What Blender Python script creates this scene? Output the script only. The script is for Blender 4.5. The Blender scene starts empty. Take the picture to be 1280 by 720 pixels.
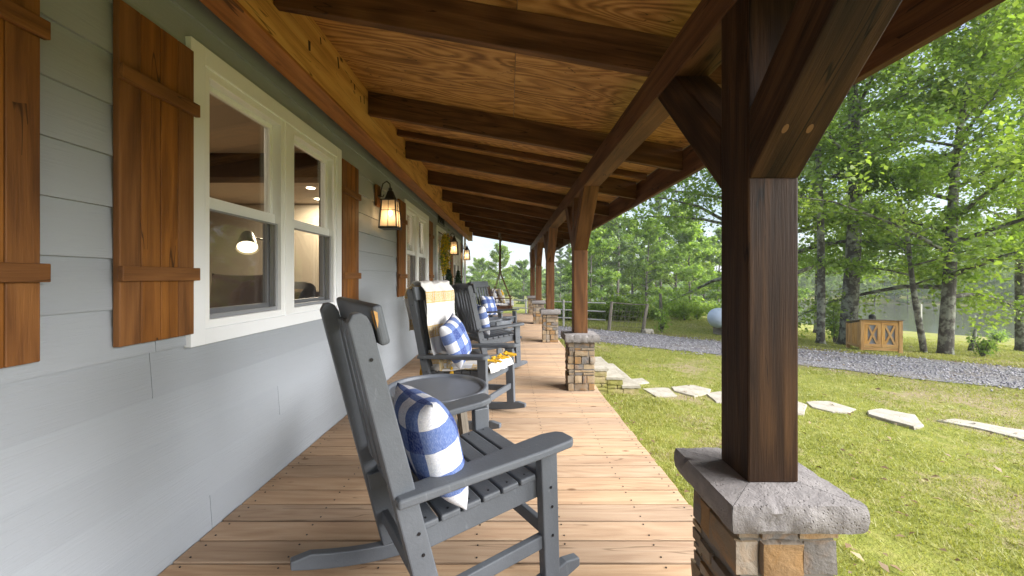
import bpy, bmesh, math, random
import numpy as np
from mathutils import Vector, Matrix, noise as mnoise
R = math.radians
rnd = random.Random(7)
SC = bpy.context.scene
COL = SC.collection
# ---------------------------------------------------------------- camera
F, X0, Y0, H = 490.0, 636.0, 346.5, 1.22       # focal length, vanishing point (1280 px frame), eye height
cam_d = bpy.data.cameras.new('camera'); cam = bpy.data.objects.new('camera', cam_d); COL.objects.link(cam)
cam.location = (0, 0, H); cam.rotation_euler = (R(90), 0, 0)
cam_d.sensor_width = 36; cam_d.lens = 36*F/1280
cam_d.shift_x = (640-X0)/1280; cam_d.shift_y = -(360-Y0)/1280
cam_d.clip_start = .05; cam_d.clip_end = 3000
SC.camera = cam
# ---------------------------------------------------------------- node helpers
def newmat(name):
    m = bpy.data.materials.new(name); m.use_nodes = True
    nt = m.node_tree; nt.nodes.clear()
    out = nt.nodes.new('ShaderNodeOutputMaterial'); p = nt.nodes.new('ShaderNodeBsdfPrincipled')
    nt.links.new(p.outputs[0], out.inputs[0])
    return m, nt, p, out
def nd(nt, typ, ins=None, **kw):
    n = nt.nodes.new(typ)
    for k, v in kw.items(): setattr(n, k, v)
    for k, v in (ins or {}).items():
        if isinstance(v, bpy.types.NodeSocket): nt.links.new(v, n.inputs[k])
        else: n.inputs[k].default_value = v
    return n
def c4(c): return (c[0], c[1], c[2], 1)
def ramp(nt, fac, stops, interp='LINEAR'):
    n = nt.nodes.new('ShaderNodeValToRGB'); nt.links.new(fac, n.inputs[0])
    e = n.color_ramp.elements; n.color_ramp.interpolation = interp
    e[0].position, e[0].color = stops[0][0], c4(stops[0][1]); e[1].position, e[1].color = stops[1][0], c4(stops[1][1])
    for p, c in stops[2:]:
        x = e.new(p); x.color = c4(c)
    return n.outputs[0]
def mix(nt, fac, a, b, typ='MIX'):
    n = nt.nodes.new('ShaderNodeMix'); n.data_type = 'RGBA'; n.blend_type = typ
    for k, v in ((0, fac), (6, a), (7, b)):
        if isinstance(v, bpy.types.NodeSocket): nt.links.new(v, n.inputs[k])
        else: n.inputs[k].default_value = v if k == 0 else c4(v)
    return n.outputs[2]
def mth(nt, op, a, b=0.0, c=None):
    n = nt.nodes.new('ShaderNodeMath'); n.operation = op
    for k, v in enumerate((a, b, c)):
        if v is None: continue
        if isinstance(v, bpy.types.NodeSocket): nt.links.new(v, n.inputs[k])
        else: n.inputs[k].default_value = v
    return n.outputs[0]
def attr(nt, name, out='Vector'):
    n = nt.nodes.new('ShaderNodeAttribute'); n.attribute_name = name
    return n.outputs[out]
def mapped(nt, vec, sc):
    return nd(nt, 'ShaderNodeMapping', {0: vec, 3: sc}).outputs[0]
def noise(nt, vec, scale, detail=5, rough=.55, dist=0.0, out=0):
    n = nd(nt, 'ShaderNodeTexNoise', {'Scale': scale, 'Detail': detail, 'Roughness': rough, 'Distortion': dist})
    nt.links.new(vec, n.inputs['Vector']); return n.outputs[out]
def bump(nt, p, h, strength, dist=.01):
    b = nd(nt, 'ShaderNodeBump', {'Height': h, 'Strength': strength, 'Distance': dist})
    nt.links.new(b.outputs[0], p.inputs['Normal']); return b
def island(nt): return nt.nodes.new('ShaderNodeNewGeometry').outputs['Random Per Island']

def wood(name, dark, mid, light, rough=.6, grain=1.0, knot=.6, knotcol=None, var=.25, bmp=.35, sheen=.3, across=24.0, ring=60.0, ringamt=.14, crack=.8):
    """stained timber; 'gc' = (along, across, through) of each board in metres"""
    m, nt, p, _ = newmat(name)
    g = attr(nt, 'gc')
    warp = noise(nt, mapped(nt, g, (.9, 5, 5)), 1.0, 3, .5, out=1)
    gv = nd(nt, 'ShaderNodeVectorMath', {0: g, 1: nd(nt, 'ShaderNodeVectorMath', {0: warp, 1: (.05, .05, .05)}, operation='MULTIPLY').outputs[0]}, operation='ADD').outputs[0]
    fig = noise(nt, mapped(nt, gv, (1.6*grain, across*grain, across*grain)), 1.0, 5, .62, .5)
    low = noise(nt, mapped(nt, gv, (.42*grain, 3.4*grain, 3.4*grain)), 1.0, 2, .4, .2)      # growth rings: contours of a slow field
    rings = mth(nt, 'MULTIPLY', mth(nt, 'ADD', mth(nt, 'SINE', mth(nt, 'MULTIPLY', low, ring)), 1.0), .5)
    fine = noise(nt, mapped(nt, g, (4*grain, 120*grain, 120*grain)), 1.0, 4, .7)
    f1 = mth(nt, 'ADD', mth(nt, 'MULTIPLY', fig, .6), mth(nt, 'MULTIPLY', rings, ringamt))
    f1 = mth(nt, 'ADD', f1, mth(nt, 'MULTIPLY', fine, .4-ringamt))
    col = ramp(nt, f1, [(.30, dark), (.50, mid), (.70, light)])
    blotch = noise(nt, mapped(nt, g, (1.3, 2.2, 2.2)), 1.0, 3, .6)
    col = mix(nt, mth(nt, 'MULTIPLY', mth(nt, 'SUBTRACT', blotch, .3), .9), col, tuple(c*.62 for c in mid))
    # boards differ from one another
    v = island(nt)
    hs = nd(nt, 'ShaderNodeHueSaturation', {'Color': col, 'Value': mth(nt, 'ADD', 1-var*.5, mth(nt, 'MULTIPLY', v, var)), 'Saturation': mth(nt, 'ADD', .92, mth(nt, 'MULTIPLY', v, .14))})
    col = hs.outputs[0]
    if knot > 0:
        vo = nd(nt, 'ShaderNodeTexVoronoi', {'Scale': 1.0, 'Randomness': 1.0})
        nt.links.new(mapped(nt, gv, (4.2, 8.5, 8.5)), vo.inputs['Vector'])
        kf = nd(nt, 'ShaderNodeMapRange', {0: vo.outputs[0], 1: .07, 2: .15, 3: knot, 4: 0.0}).outputs[0]
        gate = nd(nt, 'ShaderNodeMapRange', {0: nd(nt, 'ShaderNodeSeparateColor', {0: vo.outputs['Color']}).outputs[0], 1: .84, 2: .86, 3: 0.0, 4: 1.0}).outputs[0]
        col = mix(nt, mth(nt, 'MULTIPLY', kf, gate), col, knotcol or tuple(c*.3 for c in dark))
    if crack > 0:                              # drying checks along the grain
        ck = noise(nt, mapped(nt, g, (.7, 11, 11)), 1.0, 2, .5)
        cl = nd(nt, 'ShaderNodeMapRange', {0: mth(nt, 'ABSOLUTE', mth(nt, 'SUBTRACT', ck, .53)), 1: .002, 2: .008, 3: crack, 4: 0.0}).outputs[0]
        col = mix(nt, mth(nt, 'MULTIPLY', cl, mth(nt, 'GREATER_THAN', blotch, .5)), col, tuple(c*.25 for c in dark))
    nt.links.new(col, p.inputs['Base Color'])
    p.inputs['Roughness'].default_value = rough; p.inputs['Specular IOR Level'].default_value = sheen
    bump(nt, p, mth(nt, 'ADD', fine, mth(nt, 'MULTIPLY', f1, 1.2)), bmp, .004)
    return m
def paint(name, col, rough=.5, spec=.4, var=.12, sc=9.0, bmp=.12, metal=0.0, wear=0.0):
    m, nt, p, _ = newmat(name)
    tc = nt.nodes.new('ShaderNodeTexCoord').outputs['Object']
    n1 = noise(nt, tc, sc, 5, .6); n2 = noise(nt, tc, sc*14, 3, .6)
    c = mix(nt, n1, tuple(x*(1-var) for x in col), tuple(min(1, x*(1+var)) for x in col))
    if wear:
        sc2 = noise(nt, mapped(nt, tc, (1, 1, .5)), 34, 5, .75, .6)
        c = mix(nt, nd(nt, 'ShaderNodeMapRange', {0: sc2, 1: .60, 2: .74, 3: 0.0, 4: wear}).outputs[0], c, tuple(min(1, x*1.9) for x in col))
    nt.links.new(c, p.inputs['Base Color'])
    nt.links.new(mth(nt, 'ADD', rough-.08, mth(nt, 'MULTIPLY', n1, .16)), p.inputs['Roughness'])
    p.inputs['Specular IOR Level'].default_value = spec; p.inputs['Metallic'].default_value = metal
    if bmp: bump(nt, p, n2, bmp, .002)
    return m
def emis(name, col, st):
    m, nt, p, out = newmat(name)
    e = nd(nt, 'ShaderNodeEmission', {0: c4(col), 1: st}); nt.links.new(e.outputs[0], out.inputs[0]); return m

M = {}
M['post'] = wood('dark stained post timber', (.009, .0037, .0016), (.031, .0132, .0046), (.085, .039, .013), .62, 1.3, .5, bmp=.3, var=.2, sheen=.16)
M['beam'] = wood('brown stained beam timber', (.046, .0185, .005), (.115, .047, .0145), (.20, .09, .029), .65, 1.0, .6, var=.3, sheen=.18)
M['rafter'] = wood('walnut stained rafter timber', (.042, .0165, .005), (.112, .046, .015), (.20, .09, .031), .65, 1.0, .7, var=.4, sheen=.2)
M['ledger'] = wood('honey stained ledger timber', (.42, .185, .036), (.70, .36, .085), (.80, .48, .15), .6, .8, .9, (.05, .018, .006), var=.1)
M['trim'] = wood('redwood stained trim', (.20, .066, .013), (.36, .125, .024), (.48, .19, .045), .5, 1.2, .4, var=.1)
M['ply'] = wood('stained plywood', (.155, .066, .017), (.38, .183, .05), (.58, .325, .11), .6, 1.15, .55, (.05, .02, .008), var=.18, across=14.0, ring=95.0, ringamt=.24)
M['shutter'] = wood('cedar stained shutter', (.095, .035, .009), (.205, .080, .019), (.30, .126, .032), .55, 1.1, .75, (.04, .012, .004), var=.35)
M['deck'] = wood('pine deck boards', (.29, .182, .115), (.40, .276, .178), (.48, .355, .245), .75, 1.1, .75, (.10, .045, .02), var=.28, bmp=.3, sheen=.2, ring=110.0, ringamt=.10, crack=.5)
M['crate'] = wood('golden cedar', (.30, .14, .035), (.56, .30, .09), (.66, .40, .15), .6, 1.5, .5, var=.3)
M['swing'] = wood('brown swing timber', (.05, .022, .011), (.12, .055, .028), (.2, .1, .05), .6, 1.5, .3)
M['oldwood'] = wood('weathered grey timber', (.09, .08, .065), (.2, .175, .14), (.33, .3, .25), .85, 1.4, .5, var=.3)
M['chair'] = paint('charcoal chair paint', (.094, .105, .121), .55, .4, .25, 7, .45, 0.0, .55)
M['table'] = paint('slate table paint', (.115, .13, .156), .42, .5, .3, 6, .2, 0.0, .5)
M['white'] = paint('white trim paint', (.77, .80, .84), .45, .4, .03, 4, .05)
M['vinyl'] = paint('white window vinyl', (.80, .82, .84), .35, .5, .02, 4, .0)
M['screen'] = paint('grey screen frame', (.25, .26, .28), .4, .5, .05)
M['black'] = paint('black lantern metal', (.018, .016, .015), .4, .5, .2)
M['bolt'] = paint('dark bolt steel', (.02, .02, .024), .35, .5, .2, 9, 0, .6)
M['gate'] = paint('pale pipe metal', (.42, .41, .38), .6, .4, .2)
M['tank'] = paint('pale tank paint', (.46, .54, .66), .35, .5, .05)
M['inwall'] = paint('interior wall paint', (.42, .37, .29), .8, .2, .04)
M['inceil'] = paint('interior ceiling paint', (.44, .39, .33), .85, .2, .04)
M['indark'] = paint('dark interior beam', (.05, .028, .016), .7, .2, .3)
M['infloor'] = paint('interior floor', (.34, .25, .17), .5, .3, .2)
M['cloth_grey'] = paint('grey upholstery', (.33, .33, .32), .95, .1, .1, 20, .4)
M['cloth_beige'] = paint('beige blanket', (.55, .42, .28), .95, .1, .25, 20, .5)
M['cloth_brown'] = paint('brown pillow cloth', (.09, .06, .045), .95, .1, .2, 20, .4)
M['brass'] = paint('aged lamp metal', (.30, .27, .22), .35, .5, .1, 9, 0, .7)
M['yellow'] = paint('mustard yarn', (.68, .42, .04), .95, .1, .25, 60, .6)
M['strip_white'] = paint('white strip paint', (.85, .86, .88), .8, .2, .03)
M['pot'] = paint('dark planter glaze', (.04, .04, .045), .5, .4, .2)
M['roof'] = paint('roof sheet', (.10, .10, .11), .5, .4, .1)
M['rope'] = paint('brown rope', (.11, .07, .04), .95, .1, .3, 60, .6)
M['shade_in'] = emis('lit lamp shade lining', (1, .80, .50), 2.2)
M['bulb'] = emis('glowing bulb', (1, .70, .36), 6)
M['downlight'] = emis('recessed downlight', (1, .82, .58), 10)
M['plug'] = paint('pale wood plug', (.16, .085, .035), .7, .2, .2)
M['flower'] = paint('yellow blossom', (.72, .47, .02), .8, .2, .3, 40, 0)

def siding_mat():
    m, nt, p, _ = newmat('grey lap siding')
    g = attr(nt, 'gc')
    gr = noise(nt, mapped(nt, g, (3.0, 70, 70)), 1.0, 5, .65, 1.2)
    big = noise(nt, mapped(nt, g, (.8, 1.2, 1.2)), 1.0, 3)
    c = mix(nt, big, (.292, .320, .356), (.330, .360, .398))
    v = island(nt)
    c = nd(nt, 'ShaderNodeHueSaturation', {'Color': c, 'Value': mth(nt, 'ADD', .97, mth(nt, 'MULTIPLY', v, .06))}).outputs[0]
    nt.links.new(c, p.inputs['Base Color']); p.inputs['Roughness'].default_value = .55; p.inputs['Specular IOR Level'].default_value = .3
    bump(nt, p, gr, .5, .005); return m
M['siding'] = siding_mat()
def stone_mat():
    m, nt, p, _ = newmat('ledge stone')
    tc = nt.nodes.new('ShaderNodeTexCoord').outputs['Object']
    v = island(nt)
    base = ramp(nt, v, [(0, (.34, .255, .16)), (.2, (.42, .32, .20)), (.36, (.30, .175, .07)), (.5, (.38, .33, .27)), (.64, (.17, .165, .165)), (.78, (.30, .25, .19)), (.9, (.235, .18, .125)), (1, (.45, .37, .25))], 'CONSTANT')
    n1 = noise(nt, tc, 14, 6, .65, .6); n2 = noise(nt, tc, 60, 4, .6)
    rust = noise(nt, tc, 7, 4, .6, 1.0)
    c = mix(nt, mth(nt, 'MULTIPLY', n1, .75), base, (.12, .095, .07))
    c = mix(nt, nd(nt, 'ShaderNodeMapRange', {0: rust, 1: .52, 2: .72, 3: 0.0, 4: .65}).outputs[0], c, (.33, .17, .055))
    nt.links.new(c, p.inputs['Base Color']); p.inputs['Roughness'].default_value = .85; p.inputs['Specular IOR Level'].default_value = .25
    bump(nt, p, mth(nt, 'ADD', n1, mth(nt, 'MULTIPLY', n2, .35)), .8, .012); return m
M['stone'] = stone_mat()
def cap_mat(name, a, b, c3, moss=0):
    m, nt, p, _ = newmat(name)
    tc = nt.nodes.new('ShaderNodeTexCoord').outputs['Object']
    n1 = noise(nt, tc, 6, 6, .65, .5); n2 = noise(nt, tc, 40, 5, .65)
    c = ramp(nt, n1, [(.3, a), (.5, b), (.72, c3)])
    c = mix(nt, mth(nt, 'MULTIPLY', n2, .35), c, tuple(x*.55 for x in a))
    if moss:
        c = mix(nt, nd(nt, 'ShaderNodeMapRange', {0: noise(nt, tc, 3.2, 4, .6), 1: .42, 2: .6, 3: 0.0, 4: moss}).outputs[0], c, (.19, .19, .03))
    nt.links.new(c, p.inputs['Base Color']); p.inputs['Roughness'].default_value = .85; p.inputs['Specular IOR Level'].default_value = .25
    n3 = noise(nt, tc, 150, 3, .7); vor = nd(nt, 'ShaderNodeTexVoronoi', {'Scale': 85.0, 'Vector': tc})
    pit = nd(nt, 'ShaderNodeMapRange', {0: vor.outputs[0], 1: .1, 2: .28, 3: -.35, 4: 0.0}).outputs[0]
    pit = mth(nt, 'MULTIPLY', pit, mth(nt, 'GREATER_THAN', n1, .52))
    bump(nt, p, mth(nt, 'ADD', mth(nt, 'ADD', n1, pit), mth(nt, 'ADD', mth(nt, 'MULTIPLY', n2, .5), mth(nt, 'MULTIPLY', n3, .25))), .85, .012); return m
M['cap'] = cap_mat('cast stone cap', (.14, .13, .13), (.21, .197, .195), (.29, .272, .265))
M['step'] = cap_mat('mossy ledge stone', (.28, .22, .12), (.40, .33, .18), (.5, .43, .27), .8)
M['tread'] = cap_mat('limestone tread', (.27, .245, .195), (.37, .34, .28), (.47, .44, .375))
M['flag'] = cap_mat('limestone flag', (.28, .25, .20), (.40, .37, .31), (.50, .47, .41))
def check_mat(name, n):
    m, nt, p, _ = newmat(name)
    uv = nd(nt, 'ShaderNodeSeparateXYZ', {0: attr(nt, 'UVMap')})
    tc = nt.nodes.new('ShaderNodeTexCoord').outputs['Object']
    def band(s, off): return mth(nt, 'GREATER_THAN', mth(nt, 'FRACT', mth(nt, 'ADD', mth(nt, 'MULTIPLY', s, n/2), off)), .5)
    f = mth(nt, 'MULTIPLY', mth(nt, 'ADD', band(uv.outputs[0], .21), band(uv.outputs[1], .13)), .5)
    weave = noise(nt, mapped(nt, tc, (400, 90, 90)), 1.0, 2); weave2 = noise(nt, mapped(nt, tc, (90, 90, 420)), 1.0, 2)
    c = ramp(nt, f, [(0, (.74, .75, .78)), (.25, (.10, .16, .38)), (.75, (.012, .036, .20))], 'CONSTANT')
    c = mix(nt, nd(nt, 'ShaderNodeMapRange', {0: weave, 1: .35, 2: .7, 3: 0.0, 4: .32}).outputs[0], c, (.45, .52, .72))
    c = mix(nt, nd(nt, 'ShaderNodeMapRange', {0: weave2, 1: .4, 2: .75, 3: 0.0, 4: .3}).outputs[0], c, (.03, .06, .22))
    nt.links.new(c, p.inputs['Base Color']); p.inputs['Roughness'].default_value = .95; p.inputs['Specular IOR Level'].default_value = .1
    bump(nt, p, mth(nt, 'ADD', weave, weave2), .5, .002); return m
M['check'] = check_mat('blue buffalo check cloth', 4.8)
def throw_mat():
    m, nt, p, _ = newmat('white throw with mustard bands')
    uv = nd(nt, 'ShaderNodeSeparateXYZ', {0: attr(nt, 'UVMap')})       # u across, v along (metres)
    tc = nt.nodes.new('ShaderNodeTexCoord').outputs['Object']
    t = mth(nt, 'FRACT', mth(nt, 'DIVIDE', mth(nt, 'ADD', uv.outputs[1], .10), .29))
    def line(c, w): return mth(nt, 'LESS_THAN', mth(nt, 'ABSOLUTE', mth(nt, 'SUBTRACT', t, c)), w)
    zig = mth(nt, 'GREATER_THAN', mth(nt, 'ADD', noise(nt, mapped(nt, attr(nt, 'UVMap'), (130, 130, 1)), 1.0, 1), mth(nt, 'MULTIPLY', mth(nt, 'SINE', mth(nt, 'MULTIPLY', uv.outputs[0], 420.0)), .12)), .5)
    b = mth(nt, 'MAXIMUM', mth(nt, 'MAXIMUM', line(.35, .022), line(.65, .022)), mth(nt, 'MULTIPLY', line(.5, .11), zig))
    b = mth(nt, 'MAXIMUM', b, mth(nt, 'MULTIPLY', line(.5, .13), .5))
    b = mth(nt, 'MULTIPLY', b, mth(nt, 'ADD', .7, mth(nt, 'MULTIPLY', zig, .3)))
    w = noise(nt, tc, 260, 2)
    c = mix(nt, b, (.72, .72, .72), (.62, .41, .08))
    c = mix(nt, mth(nt, 'MULTIPLY', w, .25), c, (.52, .52, .52))
    nt.links.new(c, p.inputs['Base Color']); p.inputs['Roughness'].default_value = .95; p.inputs['Specular IOR Level'].default_value = .1
    bump(nt, p, w, .6, .003); return m
M['throw'] = throw_mat()
def print_mat(name, a, b, c3, sc):
    m, nt, p, _ = newmat(name)
    tc = nt.nodes.new('ShaderNodeTexCoord').outputs['Object']
    v = nd(nt, 'ShaderNodeTexVoronoi', {'Scale': sc, 'Vector': tc})
    n = noise(nt, tc, sc*.7, 2)
    c = mix(nt, mth(nt, 'GREATER_THAN', v.outputs[0], .42), c3, a)
    c = mix(nt, mth(nt, 'GREATER_THAN', n, .55), c, b)
    nt.links.new(c, p.inputs['Base Color']); p.inputs['Roughness'].default_value = .95; return m
M['print_blue'] = print_mat('white cloth with blue print', (.74, .74, .74), (.70, .70, .72), (.06, .09, .25), 14)
M['print_yellow'] = print_mat('white cloth with yellow blossoms', (.74, .73, .70), (.72, .45, .04), (.70, .55, .2), 9)
def glass_mat():
    m, nt, p, out = newmat('window glass')
    bk = nt.nodes.new('ShaderNodeNewGeometry').outputs['Backfacing']
    fr = nd(nt, 'ShaderNodeFresnel', {0: mth(nt, 'ADD', 1.5, mth(nt, 'MULTIPLY', bk, -.8333))})
    t = nd(nt, 'ShaderNodeBsdfTransparent', {0: (.86, .88, .87, 1)}); g = nd(nt, 'ShaderNodeBsdfGlossy', {0: (1, 1, 1, 1), 1: .0})
    mx = nd(nt, 'ShaderNodeMixShader', {0: mth(nt, 'MULTIPLY', fr.outputs[0], 1.0), 1: t.outputs[0], 2: g.outputs[0]})
    nt.links.new(mx.outputs[0], out.inputs[0]); return m
M['glass'] = glass_mat()
def mesh_screen():
    m, nt, p, out = newmat('insect screen mesh')
    t = nd(nt, 'ShaderNodeBsdfTransparent', {0: (1, 1, 1, 1)}); d = nd(nt, 'ShaderNodeBsdfDiffuse', {0: (.045, .045, .05, 1)})
    mx = nd(nt, 'ShaderNodeMixShader', {0: .28, 1: t.outputs[0], 2: d.outputs[0]}); nt.links.new(mx.outputs[0], out.inputs[0]); return m
M['mesh'] = mesh_screen()
def frosted():
    m, nt, p, out = newmat('seeded lantern glass')
    t = nd(nt, 'ShaderNodeBsdfTransparent', {0: (1, .93, .82, 1)}); d = nd(nt, 'ShaderNodeBsdfTranslucent', {0: (.72, .60, .45, 1)}); g = nd(nt, 'ShaderNodeBsdfGlossy', {1: .1})
    mx = nd(nt, 'ShaderNodeMixShader', {0: .62, 1: t.outputs[0], 2: d.outputs[0]})
    m2 = nd(nt, 'ShaderNodeMixShader', {0: .06, 1: mx.outputs[0], 2: g.outputs[0]}); nt.links.new(m2.outputs[0], out.inputs[0]); return m
M['frost'] = frosted()
def leaf_mat(name, a, b, c3, tr=.45):
    m, nt, p, out = newmat(name)
    v = attr(nt, 'lv', 'Fac')
    col = ramp(nt, v, [(0, a), (.5, b), (1, c3)])
    nt.links.new(col, p.inputs['Base Color']); p.inputs['Roughness'].default_value = .45; p.inputs['Specular IOR Level'].default_value = .35
    tl = nd(nt, 'ShaderNodeBsdfTranslucent', {0: mix(nt, 1.0, col, (1.25, 1.3, .55), 'MULTIPLY')})
    mx = nd(nt, 'ShaderNodeMixShader', {0: tr, 1: p.outputs[0], 2: tl.outputs[0]}); nt.links.new(mx.outputs[0], out.inputs[0]); return m
M['leaf'] = leaf_mat('broad leaves', (.11, .19, .038), (.21, .32, .068), (.32, .43, .12), .56)
M['leaf_dark'] = leaf_mat('deep green leaves', (.10, .175, .044), (.18, .28, .068), (.28, .38, .11), .56)
M['leaf_pale'] = leaf_mat('spring green leaves', (.13, .205, .038), (.235, .335, .068), (.35, .44, .12), .55)
M['needle'] = leaf_mat('pine needles', (.07, .125, .055), (.12, .185, .078), (.18, .24, .11), .35)
M['spruce'] = leaf_mat('topiary needles', (.012, .03, .012), (.025, .055, .02), (.045, .085, .03), .2)
M['grass'] = leaf_mat('grass blades', (.17, .195, .045), (.29, .305, .082), (.46, .42, .18), .35)
M['petal'] = leaf_mat('yellow petals', (.42, .30, .012), (.62, .46, .02), (.74, .56, .06), .3)
def bark(name, a, b, lich):
    m, nt, p, _ = newmat(name)
    tc = nt.nodes.new('ShaderNodeTexCoord').outputs['Object']
    v = noise(nt, mapped(nt, tc, (14, 14, 3)), 1.0, 6, .7, 1.0); l = noise(nt, tc, 5, 4, .65)
    c = mix(nt, v, a, b)
    c = mix(nt, nd(nt, 'ShaderNodeMapRange', {0: l, 1: .46, 2: .58, 3: 0.0, 4: .85}).outputs[0], c, lich)
    nt.links.new(c, p.inputs['Base Color']); p.inputs['Roughness'].default_value = .95
    bump(nt, p, v, 1.0, .04); return m
M['bark'] = bark('grey bark', (.02, .017, .014), (.13, .115, .095), (.29, .30, .24))
M['bark_far'] = bark('brown bark', (.05, .042, .035), (.16, .14, .115), (.2, .19, .16))
def lawn_mat():
    m, nt, p, _ = newmat('lawn soil and turf')
    pos = nt.nodes.new('ShaderNodeNewGeometry').outputs['Position']
    n1 = noise(nt, pos, .55, 5, .6); n2 = noise(nt, pos, 7, 5, .7); n3 = noise(nt, pos, 60, 3, .7)
    g = ramp(nt, n2, [(.3, (.14, .165, .03)), (.5, (.25, .265, .055)), (.72, (.36, .33, .11))])
    g = mix(nt, mth(nt, 'MULTIPLY', n3, .5), g, (.12, .14, .03))
    bare = nd(nt, 'ShaderNodeMapRange', {0: mth(nt, 'ADD', mth(nt, 'MULTIPLY', n1, .7), mth(nt, 'MULTIPLY', n2, .3)), 1: .52, 2: .61, 3: 0.0, 4: .75}).outputs[0]
    soil = mix(nt, n3, (.21, .15, .10), (.40, .31, .23))
    c = mix(nt, bare, g, soil)
    # leaf litter along the far verge of the drive
    sx = nd(nt, 'ShaderNodeSeparateXYZ', {0: pos})
    s = mth(nt, 'ADD', mth(nt, 'MULTIPLY', mth(nt, 'SUBTRACT', sx.outputs[0], 2.4), .625), mth(nt, 'MULTIPLY', mth(nt, 'SUBTRACT', sx.outputs[1], 10.4), .781))
    band = mth(nt, 'MULTIPLY', nd(nt, 'ShaderNodeMapRange', {0: s, 1: 1.9, 2: 2.2, 3: 0.0, 4: 1.0}).outputs[0], nd(nt, 'ShaderNodeMapRange', {0: s, 1: 2.5, 2: 3.4, 3: 1.0, 4: 0.0}).outputs[0])
    c = mix(nt, mth(nt, 'MULTIPLY', band, nd(nt, 'ShaderNodeMapRange', {0: n2, 1: .38, 2: .55, 3: 0.0, 4: .85}).outputs[0]), c, (.13, .085, .05))
    nt.links.new(c, p.inputs['Base Color']); p.inputs['Roughness'].default_value = .95; p.inputs['Specular IOR Level'].default_value = .1
    bump(nt, p, mth(nt, 'ADD', n2, n3), .7, .03); return m
M['lawn'] = lawn_mat()
def gravel_mat():
    m, nt, p, _ = newmat('crushed stone')
    pos = nt.nodes.new('ShaderNodeNewGeometry').outputs['Position']
    v = nd(nt, 'ShaderNodeTexVoronoi', {'Scale': 38.0, 'Vector': pos}); v2 = nd(nt, 'ShaderNodeTexVoronoi', {'Scale': 60.0, 'Vector': pos})
    n1 = noise(nt, pos, 1.1, 5, .6)
    r = nd(nt, 'ShaderNodeSeparateColor', {0: v.outputs['Color']}).outputs[0]
    c = ramp(nt, r, [(0, (.13, .125, .132)), (.5, (.245, .24, .252)), (1, (.42, .41, .42))])
    c = mix(nt, nd(nt, 'ShaderNodeMapRange', {0: v.outputs[0], 1: .3, 2: .7, 3: 0.0, 4: .6}).outputs[0], c, (.09, .08, .08))
    c = mix(nt, nd(nt, 'ShaderNodeMapRange', {0: n1, 1: .5, 2: .68, 3: 0.0, 4: .55}).outputs[0], c, (.17, .13, .095))
    nt.links.new(c, p.inputs['Base Color']); p.inputs['Roughness'].default_value = .9
    bump(nt, p, mth(nt, 'ADD', mth(nt, 'MULTIPLY', v.outputs[0], -1.0), mth(nt, 'MULTIPLY', v2.outputs[0], -.4)), .9, .03); return m
M['gravel'] = gravel_mat()
def pebble_mat():
    m, nt, p, _ = newmat('loose stones')
    c = ramp(nt, island(nt), [(0, (.12, .11, .12)), (.5, (.26, .25, .28)), (1, (.46, .44, .45))]); nt.links.new(c, p.inputs['Base Color']); p.inputs['Roughness'].default_value = .9; return m
M['pebble'] = pebble_mat()
def water_mat():
    m, nt, p, _ = newmat('lake water')
    pos = nt.nodes.new('ShaderNodeNewGeometry').outputs['Position']
    p.inputs['Base Color'].default_value = (.06, .06, .045, 1); p.inputs['Roughness'].default_value = .06; p.inputs['IOR'].default_value = 1.33
    bump(nt, p, noise(nt, mapped(nt, pos, (.8, 1.6, 1)), 1.4, 4, .6), .34, .08); return m
M['water'] = water_mat()

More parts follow.
